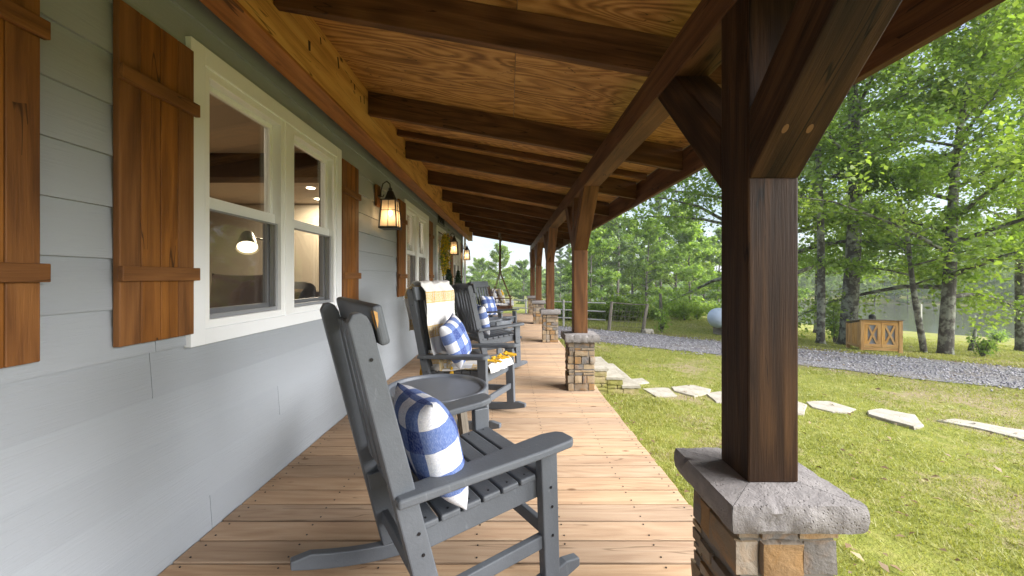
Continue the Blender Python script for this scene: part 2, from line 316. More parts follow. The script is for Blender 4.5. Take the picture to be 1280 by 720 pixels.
# ---------------------------------------------------------------- mesh builder
class MB:
    def __init__(s): s.v = []; s.f = []; s.g = []; s.uv = None
    def add(s, vs, fs, gs=None):
        n = len(s.v); s.v += [tuple(v) for v in vs]
        s.f += [tuple(i+n for i in f) for f in fs]
        off = Vector((rnd.uniform(0, 50), rnd.uniform(0, 50), rnd.uniform(0, 50)))
        if gs is None: gs = vs
        s.g += [tuple(Vector(g)+off) for g in gs]
        return s
    def box(s, a, b, rot=None, piv=None):
        """axis box from corner a to corner b, optionally rotated by Matrix rot about piv"""
        a = Vector(a); b = Vector(b); d = b-a
        vs = [Vector((a.x if i & 1 == 0 else b.x, a.y if i & 2 == 0 else b.y, a.z if i & 4 == 0 else b.z)) for i in range(8)]
        order = sorted(range(3), key=lambda k: -abs(d[k]))
        gs = [(v[order[0]], v[order[1]], v[order[2]]) for v in vs]
        if rot is not None:
            pv = Vector(piv) if piv is not None else (a+b)/2
            vs = [rot @ (v-pv)+pv for v in vs]
        return s.add(vs, [(0, 2, 3, 1), (4, 5, 7, 6), (0, 1, 5, 4), (2, 6, 7, 3), (0, 4, 6, 2), (1, 3, 7, 5)], gs)
    def beam(s, p, q, w, h, up=(0, 0, 1)):
        """rectangular bar from p to q; w across, h along up"""
        p = Vector(p); q = Vector(q); d = (q-p); L = d.length; d.normalize()
        u = Vector(up); u = (u-d*u.dot(d)).normalized(); r = d.cross(u)
        vs = []; gs = []
        for t, c in ((0, p), (L, q)):
            for a, b in ((-1, -1), (1, -1), (1, 1), (-1, 1)):
                vs.append(c+r*a*w/2+u*b*h/2); gs.append((t, a*w/2, b*h/2))
        return s.add(vs, [(0, 1, 2, 3), (7, 6, 5, 4), (0, 4, 5, 1), (1, 5, 6, 2), (2, 6, 7, 3), (3, 7, 4, 0)], gs)
    def prism(s, poly, fn, t0, t1, long=0):
        """polygon (list of 2-D points) extruded from t0 to t1; fn(u, v, t) gives 3-D"""
        n = len(poly); vs = [fn(u, v, t) for t in (t0, t1) for u, v in poly]
        gs = [((u, v, t) if long == 0 else (v, u, t)) for t in (t0, t1) for u, v in poly]
        fs = [tuple(range(n))[::-1], tuple(range(n, 2*n))]+[(i, (i+1) % n, n+(i+1) % n, n+i) for i in range(n)]
        return s.add(vs, fs, gs)
    def tube(s, pts, rad, n=8, closed=False):
        pts = [Vector(p) for p in pts]; m = len(pts)
        if not hasattr(rad, '__len__'): rad = [rad]*m
        vs = []; gs = []; L = 0; u = None
        for i, p in enumerate(pts):
            if closed: d = (pts[(i+1) % m]-pts[i-1]).normalized()
            else: d = (pts[min(i+1, m-1)]-pts[max(i-1, 0)]).normalized()
            if u is None: u = d.orthogonal().normalized()
            else:
                u = u-d*u.dot(d); u = u.normalized() if u.length > 1e-6 else d.orthogonal().normalized()
            w = d.cross(u)
            if i: L += (p-pts[i-1]).length
            for k in range(n):
                a = 2*math.pi*k/n; vs.append(p+(u*math.cos(a)+w*math.sin(a))*rad[i]); gs.append((L, a*rad[i], 0))
        fs = [(i*n+k, i*n+(k+1) % n, (i+1)*n+(k+1) % n, (i+1)*n+k) for i in range(m-1) for k in range(n)]
        if closed: fs += [((m-1)*n+k, (m-1)*n+(k+1) % n, (k+1) % n, k) for k in range(n)]
        else: fs += [tuple(range(n))[::-1], tuple(range((m-1)*n, m*n))]
        return s.add(vs, fs, gs)
    def lathe(s, prof, c=(0, 0, 0), n=24, sq=None):
        """profile of (radius, z); closed by caps"""
        c = Vector(c); vs = []
        for r, z in prof:
            for k in range(n):
                a = 2*math.pi*k/n; vs.append(c+Vector((r*math.cos(a), r*math.sin(a), z)))
        m = len(prof)
        fs = [(i*n+k, i*n+(k+1) % n, (i+1)*n+(k+1) % n, (i+1)*n+k) for i in range(m-1) for k in range(n)]
        fs += [tuple(range(n))[::-1], tuple(range((m-1)*n, m*n))]
        return s.add(vs, fs)
    def ball(s, c, r, sx=1, sy=1, sz=1, n=10):
        c = Vector(c)
        prof = [(math.sin(math.pi*(i+.02)/(n+.04)), -math.cos(math.pi*(i+.02)/(n+.04))) for i in range(n+1)]
        vs = []
        for pr, pz in prof:
            for k in range(n*2):
                a = math.pi*k/n; vs.append(c+Vector((pr*math.cos(a)*r*sx, pr*math.sin(a)*r*sy, pz*r*sz)))
        N = n*2; m = n+1
        fs = [(i*N+k, i*N+(k+1) % N, (i+1)*N+(k+1) % N, (i+1)*N+k) for i in range(m-1) for k in range(N)]
        fs += [tuple(range(N))[::-1], tuple(range((m-1)*N, m*N))]
        return s.add(vs, fs)
    def build(s, name, mat, parent=None, bev=0.0, seg=2, smooth=False, world=False, recalc=True, split=0):
        me = bpy.data.meshes.new(name)
        vs = s.v
        o0 = Vector((0, 0, 0))
        if world and parent is not None:
            p = parent
            while p is not None: o0 = o0+p.location; p = p.parent
            vs = [tuple(Vector(v)-o0) for v in vs]
        me.from_pydata(vs, [], s.f)
        if recalc:
            bm = bmesh.new(); bm.from_mesh(me); bmesh.ops.recalc_face_normals(bm, faces=bm.faces); bm.to_mesh(me); bm.free()
        at = me.attributes.new('gc', 'FLOAT_VECTOR', 'POINT'); at.data.foreach_set('vector', np.array(s.g, dtype=np.float32).ravel())
        if s.uv is not None:
            ul = me.uv_layers.new(name='UVMap'); li = np.empty(len(me.loops), dtype=np.int32); me.loops.foreach_get('vertex_index', li)
            ul.data.foreach_set('uv', np.array(s.uv, dtype=np.float32)[li].ravel())
        if smooth: me.polygons.foreach_set('use_smooth', [True]*len(me.polygons))
        me.materials.append(M[mat] if isinstance(mat, str) else mat)
        o = bpy.data.objects.new(name, me); COL.objects.link(o)
        if parent is not None: o.parent = parent
        if bev:
            b = o.modifiers.new('bevel', 'BEVEL'); b.width = bev; b.segments = seg; b.limit_method = 'ANGLE'; b.angle_limit = R(35)
        if split:
            me.polygons.foreach_set('use_smooth', [True]*len(me.polygons)); e = o.modifiers.new('edges', 'EDGE_SPLIT'); e.split_angle = R(split)
        me.update(); return o
def tag(o, label=None, cat=None, group=None, kind=None):
    if label: o['label'] = label
    if cat: o['category'] = cat
    if group: o['group'] = group
    if kind: o['kind'] = kind
    return o
def thing(name, label, cat, loc=(0, 0, 0), rz=0.0, group=None):
    o = bpy.data.objects.new(name, None); COL.objects.link(o); o.empty_display_size = .1
    o.location = loc; o.rotation_euler = (0, 0, rz); return tag(o, label, cat, group)
def copy_tree(o, parent=None):
    c = o.copy(); COL.objects.link(c); c.parent = parent
    for ch in list(o.children): copy_tree(ch, c)
    return c
def np_mesh(name, verts, faces, mat, parent=None, lv=None, nf=4):
    me = bpy.data.meshes.new(name); nv = len(verts); nF = len(faces)
    me.vertices.add(nv); me.vertices.foreach_set('co', np.asarray(verts, np.float32).ravel())
    me.loops.add(nF*nf); me.polygons.add(nF)
    me.loops.foreach_set('vertex_index', np.asarray(faces, np.int32).ravel())
    me.polygons.foreach_set('loop_start', np.arange(nF, dtype=np.int32)*nf)
    me.update(calc_edges=True)
    if lv is not None:
        a = me.attributes.new('lv', 'FLOAT', 'POINT'); a.data.foreach_set('value', np.asarray(lv, np.float32))
    me.materials.append(M[mat]); o = bpy.data.objects.new(name, me); COL.objects.link(o)
    if parent is not None: o.parent = parent
    return o
# ---------------------------------------------------------------- terrain
def sstep(a, b, x):
    t = np.clip((x-a)/(b-a), 0, 1); return t*t*(3-2*t)
def drive_s(x, y): return (x-2.4)*.625+(y-10.4)*.781
def terrain(x, y):
    x = np.asarray(x, float); y = np.asarray(y, float)
    s = drive_s(x, y); r = np.where(y > 1, x/np.maximum(y, 1), np.where(x > 0, 3.0, 0.0)); w = sstep(.42, .85, r)
    zl = -.5-.084*np.clip(s-2.5, 0, 60); zl = np.maximum(zl, -4.6)
    zl = zl+np.clip(s-80, 0, 140)*.06
    d = np.hypot(x, y); zr = -.5-.06*np.clip(d-18, 0, 70)
    und = .10*np.sin(x*.35+1)*np.cos(y*.31)*np.clip((d-16)/10, 0, 1)
    return zl*w+zr*(1-w)+und
def tz(x, y): return float(terrain(x, y))
def ground_at(px, py):
    """point where the sight line of a place in the photograph meets the ground"""
    rx = (px-X0)/F; rz = -(py-Y0)/F; t = 1.0
    while t < 300:
        if H+rz*t < tz(rx*t, t): break
        t += .02
    return Vector((rx*t, t, tz(rx*t, t)))
SKY, SUN, EXPO = .064, 4.7, 1.66; HAZE = .0010
# ================================================================ the house front
XW = -1.457
def bands(openings, y0, y1, z0, z1):
    """rectangles (ya, yb, za, zb) that fill the strip around the openings"""
    zs = sorted({z0, z1}|{z for o in openings for z in o[2:] if z0 < z < z1}); out = []
    for a, b in zip(zs, zs[1:]):
        cut = sorted((o[0], o[1]) for o in openings if o[2] < (a+b)/2 < o[3]); c = y0
        for p, q in cut:
            if p > c: out.append((c, min(p, y1), a, b))
            c = max(c, q)
        if c < y1: out.append((c, y1, a, b))
    return out
WIN = [(1.754, 3.336), (5.40, 6.98), (10.03, 11.55), (-2.42, -.83)]
WZ0, WZ1 = .909, 2.30
DOOR = (7.80, 8.92, 0.0, 2.26)
OPEN = [(a+.06, b-.06, WZ0+.06, WZ1-.06) for a, b in WIN]+[(DOOR[0]+.07, DOOR[1]-.07, -.2, DOOR[3]-.07)]
YA, YB = -4.0, 12.32
house = thing('house', 'long house front clad in grey lap siding with white trimmed windows', 'house', (XW, 4.0, 0))
b = MB(); r2 = random.Random(3); k = 0; z = -.207
while z < 2.88:
    zt = z+.187
    for (ya, yb, za, zb) in bands(OPEN, YA, YB, z, zt):
        cuts = [ya]; y = ya+r2.uniform(.8, 3.2)
        while y < yb-.5: cuts.append(y); y += 3.66
        cuts.append(yb)
        for p, q in zip(cuts, cuts[1:]):
            p2 = p+.0015; q2 = q-.0015
            xb = lambda zz: XW+.014*(1-(zz-z)/.187)           # lap: proud at the bottom
            vs = [(XW-.012, p2, za), (xb(za), p2, za), (xb(zb), p2, zb), (XW-.012, p2, zb), (XW-.012, q2, za), (xb(za), q2, za), (xb(zb), q2, zb), (XW-.012, q2, zb)]
            b.add(vs, [(0, 1, 2, 3), (7, 6, 5, 4), (0, 4, 5, 1), (1, 5, 6, 2), (2, 6, 7, 3), (3, 7, 4, 0)], [(v[1], v[2], v[0]) for v in vs])
    z = zt
b.build('siding', 'siding', house, world=True)
b = MB()
for (ya, yb, za, zb) in bands(OPEN, YA, YB-.02, -.6, 3.05): b.box((XW-.13, ya, za), (XW-.014, yb, zb))
b.build('wall_core', 'indark', house, world=True)
b = MB(); b.box((XW-.10, YB-.012, -.55), (XW+.022, YB+.02, 2.9)); b.box((XW-.9, YB-.01, -.55), (XW-.10, YB, 2.9)); b.box((XW-6, YB-.012, -.55), (XW-.9, YB-.002, 3.3))
b.build('corner_board', 'white', house, world=True, bev=.003)
b = MB(); b.box((XW+.004, YB-.10, -.55), (XW+.024, YB-.014, 2.9)); b.tube([(XW+.07, YB+.06, -.5), (XW+.07, YB+.06, 2.75)], .035, 8)
b.build('downspout', 'white', house, world=True)
# inside: one open room behind the front wall
b = MB(); b.box((XW-5.2, -3.9, -.02), (XW-.14, 12.2, 0)); b.build('room_floor', 'infloor', house, world=True)
b = MB(); b.box((XW-5.25, -3.95, -.02), (XW-5.2, 12.25, 2.6)); b.box((XW-5.2, -3.95, 0), (XW-.135, -3.9, 2.6)); b.box((XW-5.2, 12.2, 0), (XW-.135, 12.25, 2.6))
b.box((XW-5.2, 7.35, 0), (XW-1.9, 7.45, 2.58)); b.box((XW-1.3, 7.35, 0), (XW-.135, 7.45, 2.58))
b.build('room_wall', 'inwall', house, world=True)
b = MB(); b.box((XW-5.25, -3.95, 2.60), (XW-.135, 12.25, 2.66)); b.build('room_ceiling', 'inceil', house, world=True)
b = MB(); b.box((XW-5.2, 4.35, 2.33), (XW-.14, 4.62, 2.598)); b.build('ceiling_beam', 'indark', house, world=True, bev=.01)
for x, y in ((XW-1.6, 6.05), (XW-1.9, 6.9), (XW-2.6, 9.6), (XW-1.9, 2.0)):
    b = MB(); b.lathe([(.06, 2.592), (.06, 2.599)], (x, y, 0), 14); rl = b.build('recessed_light', 'downlight', house, world=True)
    ld = bpy.data.lights.new('downlight_lamp', 'AREA'); ld.shape = 'DISK'; ld.size = .12; ld.energy = 26; ld.color = (1, .82, .62)
    lo = bpy.data.objects.new('downlight_lamp', ld); COL.objects.link(lo); lo.location = (x-XW, y-4.0, 2.585); lo.parent = house
b = MB()
b.add([(XW-6.5, -4.3, 4.6), (XW-6.5, 12.75, 4.6), (XW+.15, 12.75, 2.93), (XW+.15, -4.3, 2.93), (XW-6.5, -4.3, 4.64), (XW-6.5, 12.75, 4.64), (XW+.15, 12.75, 2.97), (XW+.15, -4.3, 2.97)],
      [(0, 1, 2, 3), (7, 6, 5, 4), (0, 4, 5, 1), (1, 5, 6, 2), (2, 6, 7, 3), (3, 7, 4, 0)])
b.build('house_roof', 'roof', house, world=True)

def window(y0, y1):
    xs = XW+.014
    b = MB(); t = .085; x1 = xs+.022
    b.box((xs-.01, y0, WZ0-.005), (x1, y0+t, WZ1)); b.box((xs-.01, y1-t, WZ0-.005), (x1, y1, WZ1))
    b.box((xs-.01, y0+t, WZ1-t), (x1-.001, y1-t, WZ1)); b.box((xs-.01, y0+t, WZ0-.005), (x1-.001, y1-t, WZ0+t*.8))
    w = b.build('window', 'white', house, bev=.003, world=True)
    iy0, iy1, iz0, iz1 = y0+t, y1-t, WZ0+t*.8, WZ1-t; mid = (iy0+iy1)/2
    b = MB(); f = .04
    for a, c in ((iy0, mid-.035), (mid+.035, iy1)):
        b.box((xs-.10, a-.004, iz0-.004), (xs+.010, a+f, iz1+.004)); b.box((xs-.10, c-f, iz0-.004), (xs+.010, c+.004, iz1+.004))
        b.box((xs-.10, a+f, iz0-.004), (xs+.009, c-f, iz0+f)); b.box((xs-.10, a+f, iz1-f), (xs+.009, c-f, iz1+.004))
    b.box((xs-.10, mid-.035, iz0-.004), (xs+.016, mid+.035, iz1+.004))
    b.build('window_frame', 'vinyl', w, bev=.003)
    zm = 1.585
    for a, c in ((iy0+f, mid-.035-f), (mid+.035+f, iy1-f)):
        b = MB(); s = .028
        b.box((xs-.07, a, zm-.028), (xs-.030, c, zm+.03))
        b.box((xs-.07, a, iz1-f-s), (xs-.045, c, iz1-f)); b.box((xs-.07, a, zm+.03), (xs-.045, a+s, iz1-f-s)); b.box((xs-.07, c-s, zm+.03), (xs-.045, c, iz1-f-s))
        b.build('upper_sash', 'vinyl', w, bev=.002)
        b = MB(); b.box((xs-.060, a+s*.5, zm), (xs-.056, c-s*.5, iz1-f-s*.5)); b.build('pane', 'glass', w)
        b = MB(); q = .022
        b.box((xs-.028, a, iz0+f), (xs-.012, c, iz0+f+q)); b.box((xs-.028, a, iz0+f+q), (xs-.012, a+q*.6, zm-.03)); b.box((xs-.028, c-q, iz0+f+q), (xs-.012, c, zm-.03)); b.box((xs-.028, a+q*.6, zm-.04), (xs-.014, c-q, zm-.03))
        b.box((xs-.09, a, iz0+f), (xs-.06, c, iz0+f+.045)); b.box((xs-.09, a, iz0+f+.045), (xs-.06, a+.03, zm-.03)); b.box((xs-.09, c-.03, iz0+f+.045), (xs-.06, c, zm-.03))
        sc = b.build('screen_frame', 'screen', w, bev=.002)
        b = MB(); b.add([(xs-.021, a+.01, iz0+f+.01), (xs-.021, c-.01, iz0+f+.01), (xs-.021, c-.01, zm-.03), (xs-.021, a+.01, zm-.03)], [(0, 1, 2, 3)]); b.build('screen_mesh', 'mesh', w)
        b = MB(); b.box((xs-.077, a+.01, iz0+f+.02), (xs-.073, c-.01, zm-.01)); b.build('pane', 'glass', w)
    for ch in list(w.children):                      # built in world space: bring them under the window
        for v in ch.data.vertices: v.co -= Vector((XW, 4.0, 0))
    return w
W1 = window(*WIN[0]); W2 = window(*WIN[1]); W3 = window(*WIN[2]); W4 = window(*WIN[3])
b = MB(); b.box((XW-.10, WIN[1][0]+.13, 1.60), (XW-.094, WIN[1][1]-.13, 1.74)); b.build('bright_strip', 'strip_white', house, world=True)  # added white strip, stands in for the bright blotch in the second window

def shutter(y0, y1, zb=.965, zt=2.235):
    b = MB(); xs = XW+.016; n = 4; w = (y1-y0)/n
    for i in range(n): b.box((xs, y0+i*w+.0012, zb), (xs+.026, y0+(i+1)*w-.0012, zt))
    s = b.build('shutter', 'shutter', house, bev=.003, world=True)
    for z in (1.205, 1.94):
        b = MB(); b.box((xs+.0262, y0-.008, z), (xs+.048, y1+.008, z+.056)); o = b.build('batten', 'shutter', s, bev=.003)
        for v in o.data.vertices: v.co -= Vector((XW, 4.0, 0))
    return s
for a, c in ((.845, 1.186), (1.424, 1.764), (3.345, 3.70), (5.055, 5.395), (6.99, 7.33), (9.68, 10.02), (11.56, 11.88)): shutter(a, c)
shutter(-.81, -.47)

# front door with its casing
y0, y1, _, zt = DOOR; xs = XW+.014
b = MB(); t = .095
b.box((xs-.01, y0, 0), (xs+.024, y0+t, zt)); b.box((xs-.01, y1-t, 0), (xs+.024, y1, zt)); b.box((xs-.01, y0+t, zt-t), (xs+.023, y1-t, zt)); b.box((xs-.10, y0+t, 0), (xs+.05, y1-t, .03))
door = b.build('front_door', 'white', house, bev=.003, world=True)
def dpart(b, name, mat, bev=0):
    o = b.build(name, mat, door, bev=bev)
    for v in o.data.vertices: v.co -= Vector((XW, 4.0, 0))
    return o
b = MB(); a, c = y0+t, y1-t; s = .13
b.box((xs-.08, a, .03), (xs-.035, a+s, zt-t)); b.box((xs-.08, c-s, .03), (xs-.035, c, zt-t)); b.box((xs-.079, a+s, .03), (xs-.036, c-s, .33)); b.box((xs-.079, a+s, zt-t-s), (xs-.036, c-s, zt-t))
dpart(b, 'door_leaf', 'white', .003)
b = MB(); b.box((xs-.062, a+s-.01, .32), (xs-.054, c-s+.01, zt-t-s+.01)); dpart(b, 'door_glass', 'glass')
b = MB(); b.tube([(xs-.035, c-.07, 1.02), (xs+.02, c-.07, 1.02), (xs+.02, c-.17, 1.02)], .01, 8); b.lathe([(.028, -.006), (.028, .006)], (xs-.03, c-.07, 1.02), 12); dpart(b, 'door_handle', 'black')
# small dark metal sign above the door: an open frame with scrolls
sg = thing('house_sign', 'small dark metal frame sign on the siding above the front door', 'sign', (XW+.03, 8.28, 2.30))
b = MB(); zz = .03
pts = [(0, -.36, zz), (0, .36, zz), (0, .36, zz+.19), (0, -.36, zz+.19)]
b.tube(pts, .011, 6, closed=True)
b.build('sign_frame', 'black', sg)
b = MB()
for i in range(3):
    cy = -.2+.2*i
    b.tube([(0, cy-.06, zz+.03), (0, cy-.05, zz+.15), (0, cy, zz+.08), (0, cy+.05, zz+.15), (0, cy+.06, zz+.03)], .008, 6)
b.build('sign_scroll', 'black', sg)

# lit lanterns
def lantern(y, label):
    L = thing('wall_lantern', label, 'lantern', (XW+.012, y, 1.97), 0, 'lit wall lanterns along the porch')
    b = MB(); b.box((0, -.055, .02), (.03, .055, .25)); b.build('back_plate', 'shutter', L, bev=.004)
    b = MB(); cx = .155
    b.tube([(.03, 0, .13), (.05, 0, .13), (.055, 0, .20), (.075, 0, .27), (.115, 0, .295), (.15, 0, .265), (cx, 0, .21)], .007, 8)
    b.tube([(.03, 0, .13), (.075, 0, .125), (.085, 0, .15)], .006, 8)
    b.lathe([(.03, .118), (.03, .142)], (.02, 0, 0), 10)
    b.build('scroll_arm', 'black', L, smooth=True)
    b = MB()
    b.lathe([(.012, .225), (.022, .215), (.022, .19), (.032, .185), (.045, .15), (.066, .10), (.082, .092), (.082, .084)], (cx, 0, 0), 8)
    bt, tp = .092, .072
    b.box((cx-bt-.008, -bt-.008, -.225), (cx+bt+.008, bt+.008, -.205))
    for sx in (-1, 1):
        for sy in (-1, 1):
            b.beam((cx+sx*bt, sy*bt, -.205), (cx+sx*tp, sy*tp, .088), .012, .012)
        b.beam((cx+sx*(bt+tp)/2+.0*sx, -bt*.9, -.03), (cx+sx*(bt+tp)/2, bt*.9, -.03), .007, .007)
        b.beam((cx-bt*.9, sx*(bt+tp)/2, -.03), (cx+bt*.9, sx*(bt+tp)/2, -.03), .007, .007)
        b.beam((cx+sx*bt, 0, -.205), (cx+sx*tp, 0, .088), .006, .006); b.beam((cx, sx*bt, -.205), (cx, sx*tp, .088), .006, .006)
    b.box((cx-tp-.012, -tp-.012, .078), (cx+tp+.012, tp+.012, .09))
    b.build('cage', 'black', L)
    b = MB(); e = .004
    for (a0, a1) in (((-1, -1), (1, -1)), ((1, -1), (1, 1)), ((1, 1), (-1, 1)), ((-1, 1), (-1, -1))):
        q = lambda s, r, z: (cx+s[0]*(r-e), s[1]*(r-e), z)
        b.add([q(a0, bt, -.205), q(a1, bt, -.205), q(a1, tp, .08), q(a0, tp, .08)], [(0, 1, 2, 3)])
    b.build('glass_panel', 'frost', L)
    b = MB(); b.ball((cx, 0, -.05), .022, 1, 1, 1.5, 8); b.build('bulb', 'bulb', L, smooth=True)
    b = MB(); b.lathe([(.012, -.02), (.012, .078)], (cx, 0, 0), 10); b.build('lamp_socket', 'black', L)
    ld = bpy.data.lights.new('lantern_light', 'POINT'); ld.energy = .75; ld.color = (1, .68, .36); ld.shadow_soft_size = .03
    lo = bpy.data.objects.new('lantern_light', ld); COL.objects.link(lo); lo.parent = L; lo.location = (cx, 0, -.10)
    return L
lantern(4.27, 'glowing black lantern beside the tall cedar shutter, the closest and largest of the lanterns')
lantern(9.25, 'glowing black lantern on the siding just past the yellow wreath')
lantern(12.08, 'glowing black lantern at the far corner of the house wall')

# things in the room
t = thing('armchair', 'grey upholstered armchair seen through the big front window', 'armchair', (XW-.78, 3.25, 0), R(-100))
b = MB(); b.box((-.35, -.4, .12), (.35, .4, .46)); b.build('seat', 'cloth_grey', t, bev=.05, seg=4)
b = MB(); b.box((-.42, -.4, .4), (-.22, .4, 1.18), Matrix.Rotation(R(-10), 3, 'Y')); b.build('backrest', 'cloth_grey', t, bev=.07, seg=4)
for s in (-1, 1):
    b = MB(); b.box((-.35, s*.4-.07, .12), (.35, s*.4+.07, .68)); b.build('arm', 'cloth_grey', t, bev=.05, seg=4)
for sx in (-1, 1):
    for sy in (-1, 1):
        b = MB(); b.box((sx*.3-.025, sy*.38-.025, 0), (sx*.3+.025, sy*.38+.025, .13)); b.build('leg', 'indark', t)
def pillow_mb(S, T, n=22, seed=0, uvs=1.0):
    b = MB(); N = n+1; vs = []; uv = []
    for side in (1, -1):
        for i in range(N):
            for j in range(N):
                u = -1+2*i/n; v = -1+2*j/n
                x = S*u*(1-.075*(1-v*v)*abs(u)**3); y = S*v*(1-.075*(1-u*u)*abs(v)**3)
                h = T*(max(0, 1-abs(u)**2.8)*max(0, 1-abs(v)**2.8))**.5
                h += .012*mnoise.noise(Vector((x*9+seed, y*9, side*3)))*min(1, h/T*2)
                vs.append((h*side+.004*side*(0 if h > 0 else 0), x, y)); uv.append(((u+1)/2, (v+1)/2))
    fs = []
    for sd in range(2):
        o = sd*N*N
        for i in range(n):
            for j in range(n): fs.append((o+i*N+j, o+(i+1)*N+j, o+(i+1)*N+j+1, o+i*N+j+1))
    # weld the rim
    rim = [(i, j) for i in range(N) for j in range(N) if i in (0, n) or j in (0, n)]
    remap = {N*N+i*N+j: i*N+j for i, j in rim}
    fs = [tuple(remap.get(k, k) for k in f) for f in fs]
    used = sorted({k for f in fs for k in f}); idx = {k: q for q, k in enumerate(used)}
    b.add([vs[k] for k in used], [tuple(idx[k] for k in f) for f in fs]); b.uv = [uv[k] for k in used]
    return b
def pillow(S, T, mat, loc, rot, label, group=None, name='pillow', seed=0):
    o = pillow_mb(S, T, seed=seed).build(name, mat, None, smooth=True)
    o.location = loc; o.rotation_euler = rot; return tag(o, label, 'pillow', group)
pillow(.24, .09, 'cloth_brown', (XW-.72, 3.18, 1.02), (0, R(-15), R(-80)), 'dark brown pillow inside the house, behind the front window')
b = MB(); n = 14; vs = []
for i in range(n+1):
    for j in range(n+1):
        a = math.pi*i/n
        vs.append((.20*math.cos(a)+.02*math.sin(j*1.7), -.36+.72*j/n, 1.0+.13*math.sin(a)+.02*math.sin(j*1.1+i)-(.12 if i in (0, n) else 0)))
b.add(vs, [(i*(n+1)+j, (i+1)*(n+1)+j, (i+1)*(n+1)+j+1, i*(n+1)+j+1) for i in range(n) for j in range(n)])
o = b.build('blanket', 'cloth_beige', None, smooth=True); o.location = (XW-.70, 3.55, -.02); o.rotation_euler = (0, 0, R(-95))
tag(o, 'beige blanket heaped on the armchair behind the window', 'blanket')
lp = thing('floor_lamp', 'lit floor lamp with tilted metal shade seen through the window glass', 'lamp', (XW-.95, 4.35, 0))
b = MB(); b.lathe([(.14, 0), (.14, .02), (.03, .03)], (0, 0, 0), 20); b.build('lamp_base', 'brass', lp)
b = MB(); b.tube([(0, 0, .02), (0, 0, 1.35), (0, -.02, 1.48), (0, -.12, 1.56), (0, -.72, 1.60)], .009, 8); b.build('lamp_stem', 'brass', lp)
b = MB(); d = Vector((.30, -.45, -.62)).normalized(); c0 = Vector((0, -.74, 1.61))
n = 20; u = d.orthogonal().normalized(); w = d.cross(u); vs = []
for tt, rr in ((0, .012), (0, .05), (.17, .088)):
    for k in range(n): a = 2*math.pi*k/n; vs.append(c0+d*tt+(u*math.cos(a)+w*math.sin(a))*rr)
fs = [(i*n+k, i*n+(k+1) % n, (i+1)*n+(k+1) % n, (i+1)*n+k) for i in range(2) for k in range(n)]
b.add(vs, fs); b.build('lamp_shade', 'brass', lp, smooth=True)
b = MB(); b.add([c0+d*.155+(u*math.cos(2*math.pi*k/n)+w*math.sin(2*math.pi*k/n))*.080 for k in range(n)], [tuple(range(n))]); b.build('lamp_diffuser', 'shade_in', lp)

# ================================================================ porch: deck, roof, posts
b = MB(); y = -1.5; r3 = random.Random(11)
while y < 13.15:
    w = .1330
    b.box((XW+.018, y, -.036), (.972+r3.uniform(-.004, .004), y+w, r3.uniform(-.0012, .0012))); y += .1445
deck = b.build('porch_deck', 'deck', None, bev=.003); tag(deck, kind='structure')
b = MB(); b.box((.91, -1.5, -.26), (.95, 13.14, -.04)); b.box((XW+.02, 13.1, -.26), (.9, 13.14, -.04)); b.box((-.3, -1.5, -.26), (-.26, 13.1, -.04)); b.build('deck_joist', 'deck', deck)
b = MB()
for i in range(int(14.6/.1445)):
    yy = -1.5+.1445*i
    for x in (-1.38, -.96, -.55, -.145, .26, .665, .93):
        for q in (.03, .108): 
            if yy < 8: b.lathe([(.0042, .0), (.0042, .0022)], (x+r3.uniform(-.006, .006), yy+q+r3.uniform(-.006, .006), .0005), 5)
b.build('deck_screw', 'bolt', deck)

PS = 1.386; SL = -.179
def rb(x): return H+PS+SL*(x+1.2)          # underside of the rafters
roof = thing('porch_roof', 'timber framed porch roof with dark rafters under stained plywood', 'roof', (0, 6, 2.3))
RY = [-1.78, -.53, .73, 1.99, 3.33, 4.54, 5.79, 7.05, 8.3, 9.5, 10.7, 11.85, 12.98]
XF = 1.50
for y in RY:
    b = MB(); t = .052; x0, x1 = -1.197, XF-.021
    vs = [(x0, y, rb(x0)), (x1, y, rb(x1)), (x1, y, rb(x1)+.196), (x0, y, rb(x0)+.196)]
    vs = vs+[(v[0], v[1]+t, v[2]) for v in vs]
    b.add(vs, [(0, 1, 2, 3), (7, 6, 5, 4), (0, 4, 5, 1), (1, 5, 6, 2), (2, 6, 7, 3), (3, 7, 4, 0)], [(v[0], v[2]+.18*v[0], v[1]) for v in vs])
    b.build('rafter', 'rafter', roof, bev=.004, world=True)
for y in (4.2,):
    b = MB(); b.beam((-1.19, y, rb(-1.19)+.165), (1.47, y, rb(1.47)+.165), .04, .06); b.build('batten', 'rafter', roof, world=True)
# plywood: sheets 2.4 m along the slope
y = -2.0; i = 0
while y < 13.0:
    for (xa, xb) in ((-1.34, .04), (.043, XF)):
        b = MB(); ya, yb = y+.0015, min(y+1.22, 13.03)-.0015; za, zb = rb(xa)+.1965, rb(xb)+.1965
        vs = [(xa, ya, za), (xb, ya, zb), (xb, yb, zb), (xa, yb, za)]; vs += [(v[0], v[1], v[2]+.012) for v in vs]
        b.add(vs, [(0, 3, 2, 1), (4, 5, 6, 7), (0, 1, 5, 4), (1, 2, 6, 5), (2, 3, 7, 6), (3, 0, 4, 7)], [(v[0], v[1], v[2]) for v in vs])
        b.build('ceiling_panel', 'ply', roof, world=True)
    y += 1.22; i += 1
b = MB(); vs = [(-1.5, -2.0, rb(-1.5)+.211), (1.56, -2.0, rb(1.56)+.211), (1.56, 13.08, rb(1.56)+.211), (-1.5, 13.08, rb(-1.5)+.211)]; vs += [(v[0], v[1], v[2]+.03) for v in vs]
b.add(vs, [(0, 3, 2, 1), (4, 5, 6, 7), (0, 1, 5, 4), (1, 2, 6, 5), (2, 3, 7, 6), (3, 0, 4, 7)]); b.build('roof_sheet', 'roof', roof, world=True)
